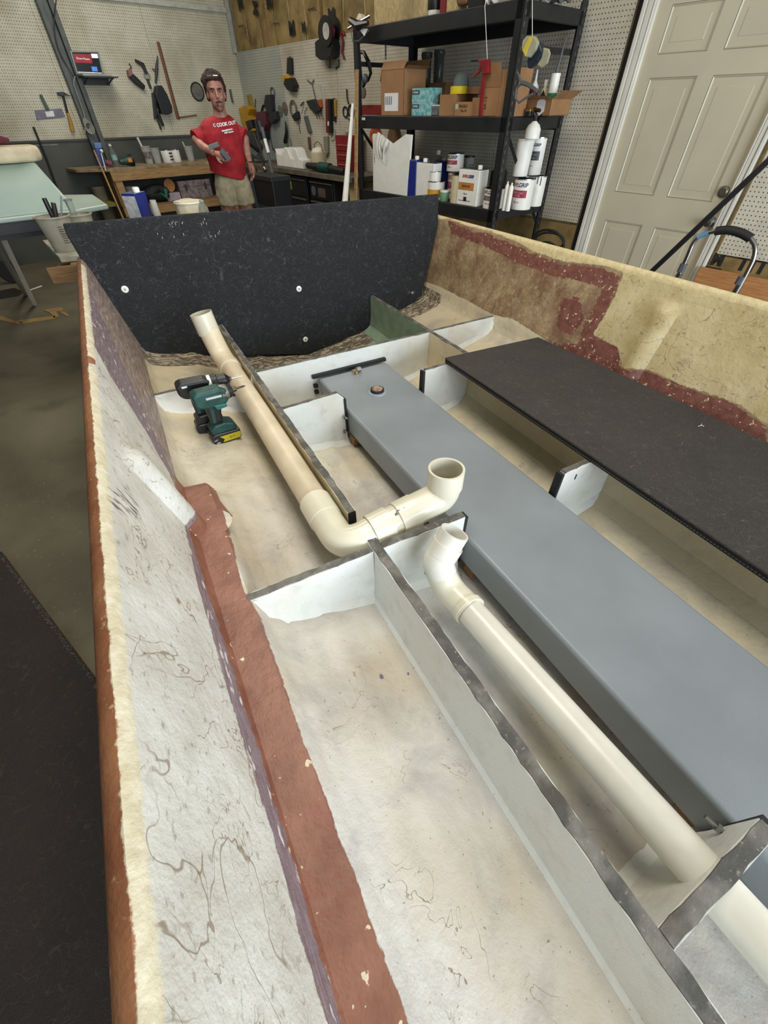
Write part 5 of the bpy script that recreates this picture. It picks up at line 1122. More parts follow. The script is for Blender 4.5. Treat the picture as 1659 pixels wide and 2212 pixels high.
# --- wall tools: outlines are given in wall coordinates found at their pixels
def tool(name, label, cat, parts, off=.03, group=None, fr=WALLD, fn=wd):
    """parts: (part name, material, kind, pixel list, thickness or radius)"""
    allp = [fn(x, y, off) for p in parts for x, y in p[3]]; c = (sum(a for a, _ in allp)/len(allp), min(b for _, b in allp))
    t = thing(name, label, cat, tuple(fr((c[0], c[1], off))), group)
    for nm, m, kind, px, th in parts:
        q = [fn(x, y, off) for x, y in px]
        if kind == 'p': MB(fr).prism(q, .014, .014+th).build(nm, m, t, bevel=min(.006, th*.3))
        elif kind == 't': MB(fr).tube([(a, b, .018+(th if isinstance(th, float) else max(th))) for a, b in q], th, 8).build(nm, m, t, True)
        elif kind == 'd':
            r = th; MB(fr).lathe([(.003, .014), (r, .016), (r, .024), (r*.4, .026), (r*.35, .034), (.003, .034)], (q[0][0], q[0][1], 0), 24).build(nm, m, t, True)
        elif kind == 'r':
            r = th; MB(fr).tube([(q[0][0]+r*math.cos(a), q[0][1]+r*math.sin(a), .024) for a in np.linspace(0, 2*math.pi, 25)], .008, 6, caps=False).build(nm, m, t, True)
    return t
ABR = M('abrasive_grey', '#6d6a61', .9); DKG = M('dark_tool', '#26272a', .5)
tool('angle_grinder', 'yellow and black grinder hanging high on the pegboard', 'power tool', [('strap', BLK, 't', [(626, 122), (628, 140), (627, 160)], .012), ('handle', BLK, 'p', [(623, 125), (631, 125), (633, 160), (622, 160)], .04), ('yellow_head', YEL, 'p', [(612, 168), (618, 163), (628, 163), (632, 175), (625, 184), (618, 178)], .06), ('gear_case', BLK, 'p', [(622, 170), (636, 168), (644, 185), (639, 199), (627, 194), (620, 182)], .07), ('spindle', STEEL, 't', [(637, 184), (642, 190)], .012)])
sp2 = tool('wire_spool', 'black reel of red wire above white-faced reel on the upper wall', 'reel', [('flange', BLK, 'd', [(698, 70)], .11), ('flange', BLK, 'd', [(718, 67)], .12)])
a = wd(707, 69, .1); MB(WALLD).lathe([(.06, .04), (.06, .14)], (a[0], a[1], 0), 20).build('wire_winding', M('magenta_wire', '#8a2a45', .5), sp2, True); MB(WALLD).lathe([(.115, .14), (.115, .15), (.06, .152), (.055, .152), (.001, .152)], (a[0]+.035, a[1], 0), 28).build('front_flange', BLK, sp2, True)
MB(WALLD).lathe([(.062, .1525), (.062, .155), (.012, .156), (.001, .150)], (a[0]+.05, a[1], 0), 28).build('white_face', M('spool_label', '#b9b7ad', .5), sp2, True)
tool('spool_stack', 'large black cable spool hanging below the red wire reel', 'reel', [('drum', BLK, 'p', [(696, 92), (705, 85), (729, 83), (733, 100), (731, 122), (723, 128), (706, 130), (697, 122)], .12), ('side_disc', M('spool_label', '#b9b7ad'), 'd', [(693, 110)], .07), ('hook', BLK, 't', [(711, 130), (713, 146), (709, 144)], .006), ('hook', BLK, 't', [(731, 128), (731, 142), (724, 148)], .006)])
tool('red_clamp', 'slim red clamp hanging beside the black reels', 'clamp', [('bar', REDP, 't', [(737, 72), (741, 90), (739, 112), (743, 127)], .012), ('jaw', REDP, 't', [(735, 74), (742, 70), (744, 76)], .012)])
tool('yard_fork', 'thin three-branched metal hanger on the pegboard', 'tool', [('shaft', GREYP, 't', [(673, 180), (677, 198), (683, 225)], .006), ('branch', GREYP, 't', [(663, 173), (673, 181), (677, 172)], .006)])
tool('paper_gauge', 'pale tapered paper template pinned near the chisels', 'template', [('sheet', M('pale_card', '#b5b5ad', .7), 'p', [(683, 185), (691, 183), (693, 218), (686, 220)], .004), ('orange_tip', M('dull_orange', '#a1552f', .6), 'p', [(685, 216), (694, 214), (696, 232), (688, 234)], .02)])
tool('chisel_rack', 'cluster of dark handled scrapers hanging on the pegboard', 'tool', [('handles', DKG, 'p', [(665, 218), (682, 214), (695, 238), (686, 244), (674, 236)], .05), ('blade', GREYP, 't', [(677, 236), (684, 256)], .005), ('blade', GREYP, 't', [(684, 240), (690, 257)], .005), ('blade', GREYP, 't', [(690, 238), (697, 258)], .005)])
tool('red_level', 'long dark red level hanging upright on the pegboard', 'tool', [('body', REDP, 'p', [(704, 214), (711, 213), (713, 286), (706, 287)], .03), ('dark_rail', BLK, 'p', [(711, 213), (716, 214), (718, 287), (713, 287)], .04), ('white_mark', WHT, 'p', [(711, 262), (714, 262), (714, 272), (711, 272)], .045)])
tool('yellow_level', 'short black and yellow level beside the red level', 'tool', [('body', BLK, 'p', [(719, 212), (723, 212), (725, 262), (721, 262)], .03), ('yellow_edge', YEL, 'p', [(723, 214), (726, 214), (726, 252), (724, 252)], .03)])
tool('tin_snips', 'dark snips with looped handles near the rack post', 'tool', [('blade', DKG, 't', [(748, 192), (749, 210), (752, 225)], .008), ('loop', BLK, 'r', [(745, 242)], .045), ('loop', BLK, 'r', [(757, 240)], .05), ('tip', DKG, 't', [(752, 256), (756, 262)], .008)])
for i, (x, y, r, lab) in enumerate(((604, 240, .055, 'left small grey disc'), (614, 234, .065, 'reddish-rimmed disc in the middle'),)):
    tool('grinding_disc', lab+' in the pair hung at the middle of the pegboard', 'disc', [('disc_face', M('rose_disc', '#6f5f58', .8) if i else ABR, 'd', [(x, y)], r)], group='discs on the pegboard')
tool('backing_ring', 'large pale ring-shaped disc with a black cord', 'disc', [('ring', ABR, 'r', [(633, 236)], .085), ('ring', ABR, 'r', [(633, 236)], .065), ('plug', BLK, 'p', [(634, 250), (645, 240), (648, 256), (640, 262)], .05), ('cord', BLK, 't', [(644, 262), (646, 280), (648, 288)], .004)])
tool('small_polisher', 'black and grey polisher hanging above the bench', 'power tool', [('loop', GREYP, 'r', [(588, 200)], .05), ('body_shell', DKG, 'p', [(580, 205), (591, 204), (594, 245), (584, 248), (577, 222)], .07), ('head', DKG, 'p', [(588, 246), (602, 240), (604, 258), (594, 268), (586, 258)], .08), ('collar', STEEL, 't', [(583, 248), (592, 254)], .02)])
tool('maroon_sander', 'maroon sander with a black cord hanging beside the polisher', 'power tool', [('handle_loop', BLK, 't', [(565, 240), (568, 228), (575, 226), (578, 240)], .012), ('body_shell', MAROON, 'p', [(562, 242), (582, 240), (585, 268), (578, 290), (566, 288)], .10), ('skirt', DKG, 'p', [(566, 284), (582, 282), (582, 300), (568, 302)], .09), ('cord', BLK, 't', [(582, 290), (588, 320), (596, 330)], .006)])
tool('reciprocating_saw', 'yellow saw with a black grip hanging next to the man', 'power tool', [('blade_guard', M('mustard', '#8f7a2b', .5), 'p', [(534, 206), (541, 204), (546, 230), (540, 232)], .03), ('yellow_body', YEL, 'p', [(529, 234), (545, 228), (552, 235), (548, 250), (556, 262), (560, 282), (545, 284), (534, 262)], .12), ('grip', BLK, 'p', [(544, 262), (556, 258), (560, 276), (550, 282)], .13), ('hook', GREYP, 't', [(551, 214), (550, 232), (558, 262)], .007)])
tool('wire_cutter', 'grey pliers with a checkered handle under the scrapers', 'tool', [('handle', GREYP, 'p', [(657, 252), (663, 250), (673, 285), (667, 288)], .03), ('wire', GREYP, 't', [(658, 250), (657, 242), (662, 232)], .004)])
tool('pin_gauge', 'little thin silver pins above the grey pliers', 'tool', [('pin', DKG, 't', [(648, 228), (655, 220)], .006), ('pin', GREYP, 't', [(655, 225), (650, 245)], .003)])
tool('cordless_cutter', 'slim black cutter with a green tip on the pegboard', 'power tool', [('body_shell', BLK, 't', [(619, 262), (621, 285), (618, 308)], [.008, .02, .028]), ('green_tip', M('green_tip', '#5c7a3a', .5), 't', [(618, 308), (622, 318)], .02), ('cord', GREYP, 't', [(626, 300), (629, 318)], .005)])
tool('hand_saw_file', 'reddish wooden handled file hanging over the bench', 'tool', [('handle', M('reddish_wood', '#6b4f42', .6), 'p', [(664, 296), (669, 296), (671, 322), (667, 323)], .02)])
tool('stained_glove', 'dirty pale glove hanging at the right of the pegboard', 'glove', [('glove_body', M('dirty_glove', '#86826f', .9), 'p', [(700, 295), (709, 294), (710, 330), (704, 342), (701, 318)], .03)])
tool('wire_loop', 'thin wire loop hanging under the red level', 'wire', [('loop', GREYP, 't', [(718, 277), (724, 285), (722, 300), (715, 305), (714, 295), (719, 285)], .003)])
tool('dark_hammer_handle', 'black tool handle hanging just right of the head of the man', 'tool', [('handle', BLK, 't', [(497, 193), (500, 210), (503, 222)], .014)], fr=WALLF, fn=wf)
# black stand in front of the corner and rolling tool box
st_ = thing('equipment_stand', 'dark folded equipment stand between the man and the tool bench', 'stand', PX(560, 440, 'v', 3.3))
st_.location.z = 0
for (a, b, r, n, m) in (((552, 260), (572, 372), .016, 'mast', DKG), ((566, 275), (590, 380), .02, 'mast', GREYP), ((572, 300), (580, 330), .02, 'white_tube', WHT), ((548, 290), (572, 350), .014, 'strut', BLK), ((560, 262), (566, 285), .03, 'clamp_head', DKG)):
    MB(W0).tube([PX(*a, 'v', 3.3), PX(*b, 'v', 3.3)], r, 8).build(n, m, st_)
pb_ = PX(580, 378, 'v', 3.3); MB(W0).tube([pb_, (pb_[0], pb_[1], .02)], .02, 8).build('mast', DKG, st_); MB(W0).tube([(pb_[0]-.25, pb_[1], .02), (pb_[0]+.25, pb_[1], .02)], .02, 8).build('foot', DKG, st_); MB(W0).ball(PX(572, 365, 'v', 3.27), .03, 10).build('chrome_knob', STEEL, st_, True)
f = VFR(3.05); x0, x1, zt = wfit(536, 380, 3.05)[0], wfit(585, 380, 3.05)[0], wfit(560, 360, 3.05)[1]
rb = thing('rolling_tool_box', 'big black rolling tool box with a wire handle behind the man', 'tool box', tuple(f(((x0+x1)/2, FZ, -.25))))
MB(f).box(x0, x1, FZ+.08, zt-.12, -.25, 0).build('case', BLK, rb, bevel=.01); MB(f).box(x0-.01, x1+.01, zt-.13, zt-.08, -.26, .01).build('lid', DKG, rb, bevel=.006); MB(f).box(x0-.01, x1+.01, zt-.42, zt-.38, -.01, .012).build('rib', DKG, rb)
for k in range(3): MB(f).tube([(x0+.05+k*.03, zt-.15, .012), (x0+.09+k*.035, zt-.42, .014)], .004, 6).build('wire', M('blue_grey_wire', '#39465a', .5), rb)
for s_x in (x0+.08, x1-.08): MB(f).lathe([(.003, -.03), (.08, -.03), (.08, .0), (.003, .0)], (s_x, FZ+.08, 0), 16).build('wheel', RUB, rb, True)
for i, (a, b, c_, lab) in enumerate((((533, 290), (562, 320), DKG, 'dark bundled hose hanging by the corner behind the man'), ((538, 318), (560, 338), GREYP, 'grey bracket pile on the tool box'))):
    p, q = PX(*a, 'v', 3.75), PX(*b, 'v', 3.75); tag(MB(W0).tube([p, lerp(p, q, .5), q], [.05, .08, .05], 8).build(('hose_bundle', 'bracket_pile')[i], c_), lab, ('hose', 'bracket')[i])
# hoses beyond the right hull side
hs = MB(W0)
for (cx_, cy_, rx, ry) in ((1182, 530, 36, 34), (1178, 545, 26, 22), (1186, 522, 32, 20)):
    hs.tube([PX(cx_+rx*math.cos(a), cy_+ry*math.sin(a), 'v', 3.9-.02*rx/30) for a in np.linspace(0, 2*math.pi, 21)], .010, 6, caps=False)
tag(hs.build('coiled_hose', RUB, smooth=True), 'coiled black hose hanging low beside the door', 'hose')
# ================================================================ FAR WALL TOOLS, BENCH
def tf(*a, **k): return tool(*a, fr=WALLF, fn=wf, **k)
tf('taping_knife', 'wide purple-stained putty knife hanging on the far pegboard', 'tool', [('blade', M('stained_blade', '#6d6878', .5), 'p', [(75, 238), (133, 234), (141, 252), (80, 259)], .012), ('white_patch', LABEL, 'p', [(97, 241), (115, 239), (119, 252), (101, 253)], .015), ('handle', M('worn_handle', '#5a6157', .6), 't', [(87, 204), (93, 216), (103, 236)], [.014, .018, .02])])
tf('claw_hammer', 'claw hammer with a yellow handle hanging on the far pegboard', 'hammer', [('head', DKG, 'p', [(122, 199), (135, 198), (153, 208), (140, 204), (138, 209), (125, 206)], .04), ('shaft', DKG, 't', [(136, 206), (146, 245)], .014), ('yellow_grip', M('ochre_grip', '#b58435', .5), 't', [(146, 244), (152, 262), (157, 284)], [.016, .022, .024])])
tf('black_rod', 'long thin dark rod leaning against the far wall', 'rod', [('rod', DKG, 't', [(75, 274), (103, 342), (128, 412)], .012)], off=.12)
tf('oscillating_tool', 'leftmost dark red and black tool on the far pegboard', 'power tool', [('grip', DKG, 't', [(280, 162), (292, 174), (310, 190)], [.035, .04, .03]), ('red_band', M('salmon_band', '#8f5d58', .5), 'p', [(273, 152), (281, 149), (284, 162), (276, 167)], .08), ('hook', DKG, 't', [(279, 137), (284, 145), (280, 152)], .008)], group='tools left of the wooden strip')
tf('paint_gun', 'jointed black spray tool with a round gauge on the far pegboard', 'power tool', [('handle', DKG, 't', [(291, 130), (308, 140), (316, 160)], [.012, .026, .02]), ('gauge', M('ring_grey', '#85837a', .5), 'r', [(318, 164)], .035), ('tail', DKG, 't', [(318, 170), (326, 192)], .016)], group='tools left of the wooden strip')
tf('slim_cutter', 'narrow upright cutter above the black pouch', 'tool', [('shaft', DKG, 't', [(340, 121), (338, 150), (336, 180)], [.006, .02, .012]), ('lever', M('worn_steel', '#6d6963', .4), 't', [(329, 148), (337, 154)], .01)], group='tools left of the wooden strip')
tf('black_pouch', 'plump black pouch with hanging straps on the far pegboard', 'bag', [('bag_body', BLK, 'p', [(333, 186), (344, 185), (356, 205), (366, 230), (367, 243), (357, 248), (344, 245), (338, 225), (331, 205)], .12), ('strap', BLK, 'p', [(327, 200), (334, 200), (340, 250), (333, 258)], .05), ('strap', BLK, 't', [(340, 240), (352, 272)], .02), ('strap', BLK, 't', [(338, 250), (348, 280)], .014)])
tf('wood_straightedge', 'reddish wooden straightedge hanging on the far pegboard', 'strip', [('strip_body', M('mahogany_strip', '#7a4a2c', .6), 'p', [(338, 90), (343, 90), (386, 255), (382, 258)], .02), ('dark_edge', M('dark_mahogany', '#40281c', .6), 'p', [(343, 90), (345, 92), (389, 258), (386, 258)], .02)])
tf('wood_cross_strip', 'thin wooden strip fixed level near the man', 'strip', [('strip_body', M('mahogany_strip', '#7a4a2c'), 'p', [(388, 252), (425, 247), (425, 250), (389, 255)], .02)])
tf('round_pad', 'grey round pad with a black rim left of the head of the man', 'disc', [('pad', ABR, 'd', [(427, 198)], .085), ('rim', BLK, 'r', [(427, 198)], .09)])
# laptop on its bracket
lt = thing('laptop', 'open silver laptop showing a red and black page on a wall bracket', 'laptop', PX(200, 178, 'u', 7.95))
def lq(px, py, off): a = wf(px, py, off); return a
fL = Fr(WALLF((0, 0, .12)), WALLF.x, WALLF.y, WALLF.z)
c4 = [lq(151, 110, .12), lq(213, 111, .12), lq(225, 163, .12), lq(166, 160, .12)]
W4 = lambda a, b: (c4[3][0]*(1-a)*(1-b)+c4[2][0]*a*(1-b)+c4[1][0]*a*b+c4[0][0]*(1-a)*b, c4[3][1]*(1-a)*(1-b)+c4[2][1]*a*(1-b)+c4[1][1]*a*b+c4[0][1]*(1-a)*b)
def scr(n, m, a0, a1, b0, b1, d0=.0, d1=.001, par=None): return MB(fL).prism([W4(a0, b0), W4(a1, b0), W4(a1, b1), W4(a0, b1)], d0, d1).build(n, m, par or lt)
MB(fL).prism(c4, -.012, 0).build('screen_lid', M('laptop_silver', '#8a8d8b', .4, .3), lt, bevel=.002)
sc0 = scr('screen', M('screen_black', '#101217', .2, emit=.6), .05, .95, .07, .95, 0, .001)
scr('page_red', M('screen_red', '#7d1620', .3, emit=.8), .07, .68, .5, .88, .001, .002, sc0); scr('page_white', M('screen_white', '#cfd3da', .3, emit=.8), .70, .93, .72, .90, .001, .002, sc0); scr('page_blue', M('screen_blue', '#3f78c9', .3, emit=.8), .60, .80, .16, .36, .001, .002, sc0); scr('page_bar', M('screen_white', '#cfd3da'), .07, .93, .08, .11, .001, .002, sc0)
q = W4(.38, .68); txf('Brown Motors', sc0, fL, (q[0], q[1], .0022), .024, M('screen_white', '#cfd3da'), rot=-.03)
MB(Fr(WALLF((0, 0, 0)), WALLF.x, WALLF.y, WALLF.z)).box(c4[3][0]+.0, c4[2][0]+.02, c4[3][1]-.022, c4[3][1]-.006, .10, .36).build('keyboard_base', M('laptop_silver', '#8a8d8b'), lt, bevel=.003)
for r0 in range(5):
    MB(WALLF).box(c4[3][0]+.03, c4[2][0]-.01, c4[3][1]-.006, c4[3][1]-.004, .13+r0*.025, .148+r0*.025).build('key_row', DKG, lt)
sb_ = thing('wall_bracket', 'small black shelf bracket holding the laptop on the far wall', 'shelf', PX(203, 183, 'u', 8.0))
MB(WALLF).box(c4[3][0]+.01, c4[2][0]+.09, c4[3][1]-.032, c4[3][1]-.0225, .012, .37).build('shelf_plate', BLKM, sb_); MB(WALLF).box(c4[3][0]+.03, c4[2][0]+.06, c4[3][1]-.09, c4[3][1]-.032, .012, .03).build('back_lip', BLKM, sb_)
for xx in (c4[3][0]+.06, c4[2][0]+.03): MB(WALLF).tube([(xx, c4[3][1]-.034, .34), (xx, c4[3][1]-.085, .03)], .008, 6).build('strut', BLKM, sb_)
cbw = tag(MB(WALLF).tube(fillet([wf(122, -5, .12)+(.12,), wf(115, 55, .12)+(.12,), wf(125, 110, .12)+(.12,), wf(160, 168, .12)+(.13,), wf(166, 163, .12)+(.13,)], .1), .006, 6).build('power_cord', BLK, smooth=True), 'black power cord running down to the laptop', 'cord')
cb2 = MB(WALLF); cb2.tube(fillet([wf(162, 165, .14)+(.14,), wf(158, 180, .14)+(.14,), wf(178, 235, .14)+(.14,), wf(185, 258, .14)+(.14,), wf(183, 290, .14)+(.14,)], .08), .007, 6)
for k in range(4): cb2.tube([(wf(188+k*2, 268+k*3, .15)[0]+.03*math.cos(a)*(1+.2*k), wf(188, 268+k*3, .15)[1]+.055*math.sin(a), .13+.008*k) for a in np.linspace(0, 2*math.pi, 17)], .007, 6, caps=False)
tag(cb2.build('grey_cable', M('grey_cable', '#8e8e84', .6), smooth=True), 'grey cable looped at the foot of the steel column', 'cable')
# far bench
BZ = -.53; UF = 7.5
fb2 = Fr(RW(UF, 0, 0), VD, (0, 0, 1), -UD)
def ff2(px, py, u_=UF): a = UV(px, py, 'u', u_); return (a[1], a[2])
WB = thing('wooden_workbench', 'rough wooden workbench with a lower shelf against the far grey wall', 'workbench', RW(7.8, 2.6, FZ))
vL = ff2(235, 365)[0]; vR = 3.55
MB(fb2).prism([(vL-.30, 0), (vL, 0), (vR, 0), (vR, .58), (vL-.42, .58)], 0, .03) 
tp_ = MB(ROOM); pl_ = [(UF, vL), (UF, vR), (8.08, vR), (8.08, vL-.38), (7.72, vL-.34)]; tp_.prism(pl_, BZ-.03, BZ); tp_.build('bench_top', M('worn_ply', '#9c8a6c', .8, var=.2, sc=9, col2='#77664a'), WB, bevel=.003)
MB(fb2).box(vL, vR, BZ-.13, BZ-.03, -.04, .0).build('front_rail', WOOD, WB, bevel=.002)
for vv in (vL+.02, 3.4):
    MB(fb2).box(vv, vv+.09, FZ, BZ-.13, -.05, -.01).build('leg', WOOD, WB); MB(fb2).box(vv, vv+.09, FZ, BZ-.03, -.55, -.50).build('leg', WOODD, WB)
LZ = -.93
MB(fb2).box(vL, vR, LZ-.02, LZ, -.55, -.0).build('lower_shelf', WOODD, WB); MB(fb2).box(vL, vR, LZ-.11, LZ-.02, -.04, .0).build('lower_rail', WOOD, WB); MB(ROOM).box(UF+.04, 8.05, vL+.02, vL+.06, LZ-.1, LZ-.02).build('side_rail', WOODD, WB); MB(ROOM).box(UF+.04, 8.05, vL+.0, vL+.03, FZ, BZ-.03).build('end_panel', WOODD, WB)
def jarf(name, label, cat, pl, pr, yt, z0, u_, prof_=None, mats=(WHT,), lid=None, group=None, n=16):
    a, b = ff2(pl, yt+12, u_), ff2(pr, yt+12, u_); z1 = ff2((pl+pr)/2, yt, u_)[1]; r = abs(b[0]-a[0])/2; c = (a[0]+b[0])/2; H = max(.03, z1-z0)
    o = RW(u_+r, c, z0); t = thing(name, label, cat, o, group); g = Fr(o, VD, -UD, (0, 0, 1))
    MB(g).lathe([(r*x, H*y) for x, y in (prof_ or [(.97, 0), (1, .03), (1, .96), (.95, 1)])], n=n).build('vessel', mats[0], t, True)
    if lid: MB(g).lathe([(r*x, H*y) for x, y in lid], n=n).build('lid', mats[1], t, True)
    return t, g, r, H
CUP = [(.75, 0), (1, .97), (1.06, .97), (1.06, 1.0)]
t, g, r, H = jarf('mixing_cup', 'printed mixing cup with a stick, leftmost cup on the far bench', 'cup', 309, 330, 316, BZ, 7.75, CUP, (FROST,), group='mixing cups on the far bench'); MB(g).tube([(0, 0, .02), (-.06, 0, H+.09)], [.008, .014], 6).build('stir_stick', WHT, t); MB(g).lathe([(r*.86, H*.3), (r*.98, H*.7)], n=16).build('printed_band', M('cup_print', '#8a7f7c', .6, sc=60, var=.5), t, True)
jarf('mixing_cup', 'plain mixing cup between the printed cup and the white tins', 'cup', 329, 349, 320, BZ, 7.75, CUP, (FROST,), group='mixing cups on the far bench')
t, g, r, H = jarf('mixing_cup', 'mixing cup with a slanted stick nearest the man', 'cup', 403, 421, 316, BZ, 7.75, CUP, (FROST,), group='mixing cups on the far bench'); MB(g).tube([(0, 0, .02), (-.06, 0, H+.05)], [.005, .007], 6).build('stir_stick', WHT, t)
t, g, r, H = jarf('small_tin', 'white tin with black print on the far bench', 'tin', 353, 376, 324, BZ, 7.72, None, (WHT, STEEL), lid=[(1.02, .96), (1.02, 1.02), (.9, 1.0)], group='white tins on the far bench')
for k in range(3): MB(g).box(r*.1, r*.75, r*.72, r*1.0, H*(.2+.25*k), H*(.3+.25*k)).build('print_mark', INK, t)
jarf('small_tin', 'plain white tin beside the printed tin on the far bench', 'tin', 374, 392, 323, BZ, 7.74, None, (WHT, STEEL), lid=[(1.02, .96), (1.02, 1.02), (.9, 1.0)], group='white tins on the far bench')
t, g, r, H = jarf('water_bottle', 'clear water bottle at the left end of the far bench', 'bottle', 236, 249, 312, BZ, 7.68, [(.9, 0), (1, .05), (1, .6), (.85, .68), (.4, .88), (.4, 1)], (CLEAR, WHT), lid=[(.45, .92), (.45, 1.02)]); MB(g).lathe([(r*1.02, H*.3), (r*1.02, H*.55)], n=16).build('blue_label', M('pale_teal_label', '#8db5b0', .5), t, True)
gs = thing('palm_sander', 'dark green sander with an orange label on the far bench', 'power tool', RW(7.7, ff2(272, 350, 7.65)[0], BZ)); a, b = ff2(258, 348, 7.65), ff2(288, 348, 7.65)
fB = Fr(RW(7.65, 0, 0), VD, (0, 0, 1), -UD)
MB(fB).tube([(a[0], BZ+.05, 0), ((a[0]+b[0])/2, BZ+.055, 0), (b[0]-.03, BZ+.06, 0)], [.03, .045, .058], 12).build('body_shell', TEAL, gs, True); MB(fB).tube([(b[0]-.04, BZ+.062, 0), (b[0], BZ+.062, 0)], .062, 14).build('end_cap', BLK, gs, True); MB(fB).box(b[0]-.08, b[0]-.03, BZ+.045, BZ+.085, .045, .065).build('orange_label', M('orange_label', '#c98b3c', .5), gs)
tag(MB(fB).tube([(ff2(226, 345, 7.65)[0], BZ+.05, .0), (ff2(240, 350, 7.65)[0], BZ+.035, .03)], [.035, .03], 10).build('pink_cloth', M('dull_pink', '#7d4550', .8), smooth=True), 'dull pink rolled cloth behind the blue vice', 'cloth')
vc = thing('bench_vice', 'blue bench vice with a white handle at the end of the far bench', 'vice', RW(7.6, ff2(215, 358, 7.5)[0], BZ))
fV = Fr(RW(7.5, 0, 0), VD, (0, 0, 1), -UD); BV = M('vice_blue', '#2c3f7c', .5, var=.3)
MB(fV).prism([ff2(203, 309), ff2(219, 308), ff2(221, 320), ff2(206, 322)], -.1, 0).build('jaw', M('vice_blue_light', '#5874a8', .5), vc, bevel=.006); MB(fV).prism([ff2(206, 322), ff2(220, 320), ff2(226, 345), ff2(234, 356), ff2(214, 360)], -.10, .0).build('body_shell', BV, vc, bevel=.01)
MB(fV).tube([ff2(217, 330)+(.03,), ff2(227, 368)+(.03,)], .007, 8).build('handle', WHT, vc); MB(fV).ball(ff2(218, 326)+(.03,), .02, 10).build('knob', WHT, vc, True)
A_ = PX(203, 325, 'u', 7.3); B_ = PX(266, 472, 'u', 6.9); dv = np.array(B_)-np.array(A_); B2 = np.array(A_)+dv*((0-A_[2])/dv[2])
tag(MB(W0).tube([A_, B2], .010, 6).build('long_stick', WOOD), 'thin pale stick leaning beside the far bench', 'stick')
# lower shelf of the far bench
t, g, r, H = jarf('soap_bottle', 'white pump bottle on the lower shelf of the far bench', 'bottle', 262, 272, 395, LZ, 7.6, [(1, 0), (1, .5), (.4, .7), (.3, 1)], (CREAM,)); MB(g).tube([(0, 0, H), (-.03, 0, H+.01)], .006, 6).build('pump_spout', WHT, t)
jarf('white_pail', 'pale pail with a stick on the lower bench shelf', 'pail', 275, 305, 402, LZ, 7.7, CUP, (FROST,))
tag(MB(Fr(RW(7.62, ff2(335, 405, 7.62)[0], LZ), VD, -UD, (0, 0, 1))).add([], []).ball((0, 0, .10), (.19, .12, .10), 12).tube([(-.12, .05, .08), (0, .12, .16), (.12, .08, .06)], .03, 8).build('tool_bag', M('dark_bag', '#1f2524', .8, var=.4, col2='#101515', bump=.8, bsc=30), smooth=True), 'dark canvas tool bag on the lower shelf of the far bench', 'bag')
tag(MB(Fr(RW(7.52, ff2(352, 405, 7.52)[0], LZ+.02), VD, -UD, (0, 0, 1))).tube([(-.06, 0, .1), (0, 0, .03), (.03, .0, .13)], [.03, .035, .03], 8).build('green_grip', M('jade_grip', '#2e6b5c', .5), smooth=True), 'jade green tool grip poking out of the canvas bag', 'grip')
f = Fr(RW(7.55, 0, 0), VD, (0, 0, 1), -UD)
def ffx(px, py, u_=7.55): return ff2(px, py, u_)
a, b = ffx(357, 412), ffx(387, 412)
tag(MB(f).box(a[0], b[0], LZ, LZ+.09, -.2, 0).build('white_carton', M('pale_mauve_card', '#a49aa0', .6), bevel=.003), 'low pale carton on the lower shelf of the far bench', 'box')
tag(MB(f).lathe([(.004, -.02), (.075, -.02), (.075, 0), (.004, 0)], ((a[0]+b[0])/2, LZ+.17, -.05), 20).build('brown_disc', ORANGEWOOD, smooth=True), 'round orange-brown disc standing on the pale carton', 'disc')
a, b = ffx(387, 405), ffx(455, 400); mt = thing('metal_tool_box', 'battered pinkish-grey metal tool box on the lower bench shelf', 'tool box', tuple(f(((a[0]+b[0])/2, LZ, -.1))))
MB(f).box(a[0], b[0], LZ, LZ+.14, -.22, 0).build('case', M('battered_metal', '#8a7d7c', .5, .2, var=.3, sc=20), mt, bevel=.004); MB(f).box(a[0]-.004, b[0]+.004, LZ+.14, LZ+.21, -.225, .004).build('lid', M('battered_metal', '#8a7d7c'), mt, bevel=.006)
for xx in (a[0]+.08, b[0]-.10): MB(f).box(xx, xx+.03, LZ+.10, LZ+.17, .004, .014).build('latch', M('latch_dark', '#3d302b', .5), mt)
t, g, r, H = jarf('waste_bin', 'tan plastic bin on the floor at the end of the far bench', 'bin', 203, 232, 403, FZ, 7.75, CUP, (M('dusty_tan', '#6f6a55', .8),))
tag(MB(Fr(RW(7.5, 0, 0), VD, (0, 0, 1), -UD)).box(ff2(213, 440)[0], ff2(250, 440)[0], ff2(230, 440)[1]-.04, ff2(230, 440)[1], -.3, -.02).build('yellow_board', M('mustard_board', '#7d7238', .7)), 'mustard yellow board jammed at the end of the far bench', 'board')
# ================================================================ MINT CASTING ON TRESTLE, LEFT
mg = M('mint_gelcoat', '#a9bdb4', .25, var=.05, sc=3)
mc = thing('mint_console', 'pale mint green fibreglass console moulding raised on a trestle', 'console', RW(4.6, .1, -.56))
MB(ROOM).hexa([(4.22, -1.3, -.505), (4.22, .70, -.505), (5.05, .70, -.505), (5.05, -1.3, -.505)], [(4.66, -1.3, -.285), (4.66, .64, -.265), (4.95, .64, -.265), (4.95, -1.3, -.285)]).build('console_body', mg, mc, smooth=True, bevel=.012, seg=3)
MB(ROOM).prism([(4.18, -1.3), (4.21, .72), (4.30, .93), (4.95, .99), (5.10, .80), (5.10, -1.3)], -.535, -.505).build('flange', mg, mc, bevel=.008)
MB(ROOM).box(4.22, 5.05, -1.3, .74, -.60, -.536).build('lower_frame', DKG, mc)
cu_ = thing('cream_cushion', 'rounded cream foam cushion lying on the mint console', 'cushion', RW(4.8, .0, -.27))
